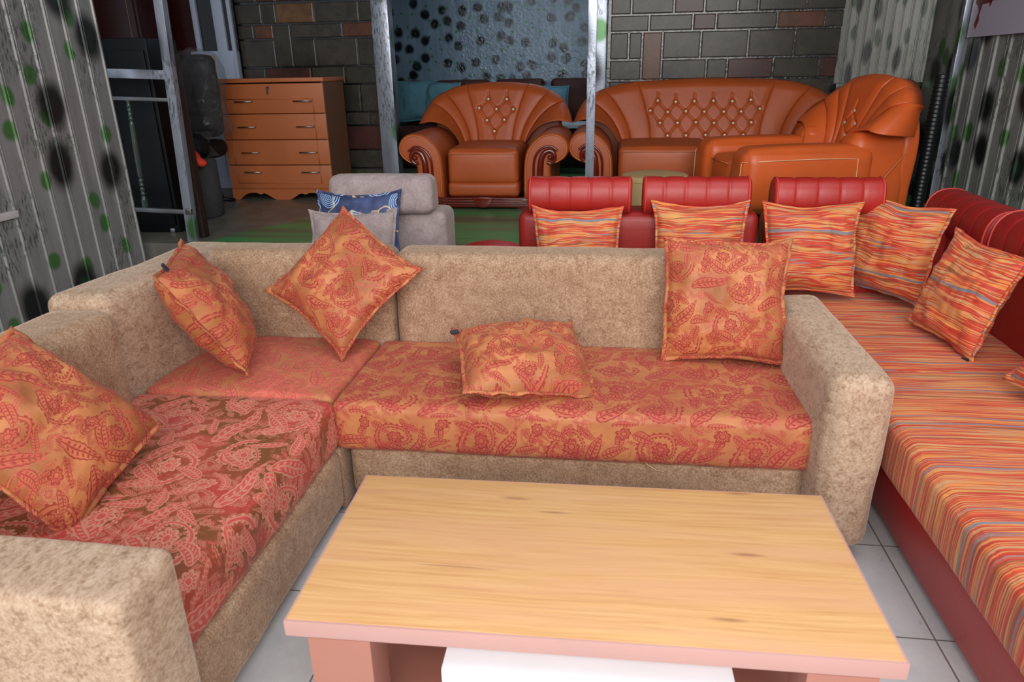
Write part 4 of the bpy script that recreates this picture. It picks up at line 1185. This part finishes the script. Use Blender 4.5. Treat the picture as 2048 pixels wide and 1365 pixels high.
# ------------------------------------------------------------------ right side: black hose roll, poster
M_rib = simple('black_ribbed_rubber', srgb(20, 24, 26), .35)
prof = [(.003, 0)]
for i in range(110):
    z = .88*i/110; prof.append((.042+.003*math.sin(i*1.9), z))
prof.append((.003, .88))
o = lathe('ribbed_roll', prof, M_rib, None, 24); o.location = (2.10, 5.18, .55); o.rotation_euler = (math.radians(-3), math.radians(2), 0)
tag(o, 'black ribbed roll standing upright between the bright orange armchair and the spotted wall', 'roll')
def poster():
    t = thing('wall_poster', 'white poster on the right wall showing the lower part of dark red furniture', 'poster', (2.318, 4.9, 1.645))
    M_pw = simple('poster_white', srgb(196, 188, 206), .3, vary=.03); M_pr = simple('poster_maroon_print', srgb(112, 30, 30), .4)
    box('board', (-.012, -.42, 0), (-.004, .50, .75), M_pw, t)
    # the printed bed rail with a turned foot; y runs toward the camera
    def shp(name, pts, parent):
        vs = [(-.0135, y, z) for y, z in pts]+[(-.0122, y, z) for y, z in pts]; n = len(pts)
        fs = [tuple(range(n)), tuple(reversed(range(n, 2*n)))]+[(i, n+i, n+(i+1) % n, (i+1) % n) for i in range(n)]
        return link(name, raw(vs, fs), M_pr, parent, smooth=False)
    o = shp('printed_furniture', [(.46, .205), (.44, .188), (.30, .19), (.25, .20), (-.36, .205), (-.36, .6), (.46, .6)], t); o['label'] = 'dark red printed furniture'
    shp('printed_leg', [(.425, .19), (.40, .15), (.415, .11), (.43, .075), (.405, .045), (.375, .095), (.385, .13), (.365, .19)], o)
    shp('printed_foot', [(.285, .20), (.265, .165), (.245, .20)], o)
poster()
# ------------------------------------------------------------------ room seen beyond the window pane
def far_sofa():
    t = thing('brown_sofa', 'dark brown sofa seen through the window behind the orange armchair', 'sofa', (-1.45, 7.9, .55))
    softbox('base', (-1.0, -.45, 0), (1.3, .40, .42), .04, M_brownf, t, (0, 0, 0), .15)
    for x0, x1 in ((-.98, -.52), (-.44, .14), (.22, .74), (.82, 1.25)):
        softbox('backrest', (x0, .10, .42), (x1, .36, .86), .05, M_brownf, t, (0, .02, 0), .07)
far_sofa()
G4 = 'teal cushions on the brown sofa beyond the window'
for (x, z, s, rz, lab) in ((-2.34, 1.17, .40, .5, 'teal cushion at the far left of the brown sofa, partly behind the steel jamb'),
                           (-2.06, 1.21, .42, .25, 'teal cushion second from the left on the brown sofa'),
                           (-1.76, 1.19, .42, -.1, 'teal cushion nearest the orange armchair back on its left'),
                           (-.62, 1.14, .42, .1, 'teal cushion on the brown sofa showing past the right of the armchair back')):
    pillow(lab, G4, M_teal, (x, 7.74, z), (math.cos(rz), math.sin(rz), 0), (0, .2, 1), s, .16, 31+int(z*10), pinch=.05)
t = thing('side_table', 'small pale table edge visible between the two orange seat backs beyond the window', 'table', (-.42, 7.25, .55))
box('tabletop', (-.3, -.2, .42), (.3, .2, .46), M_whitetag, t, .004)
for sx in (-.26, .26):
    for sy in (-.16, .16): box('leg', (sx-.02, sy-.02, 0), (sx+.02, sy+.02, .42), M_whitetag, t)
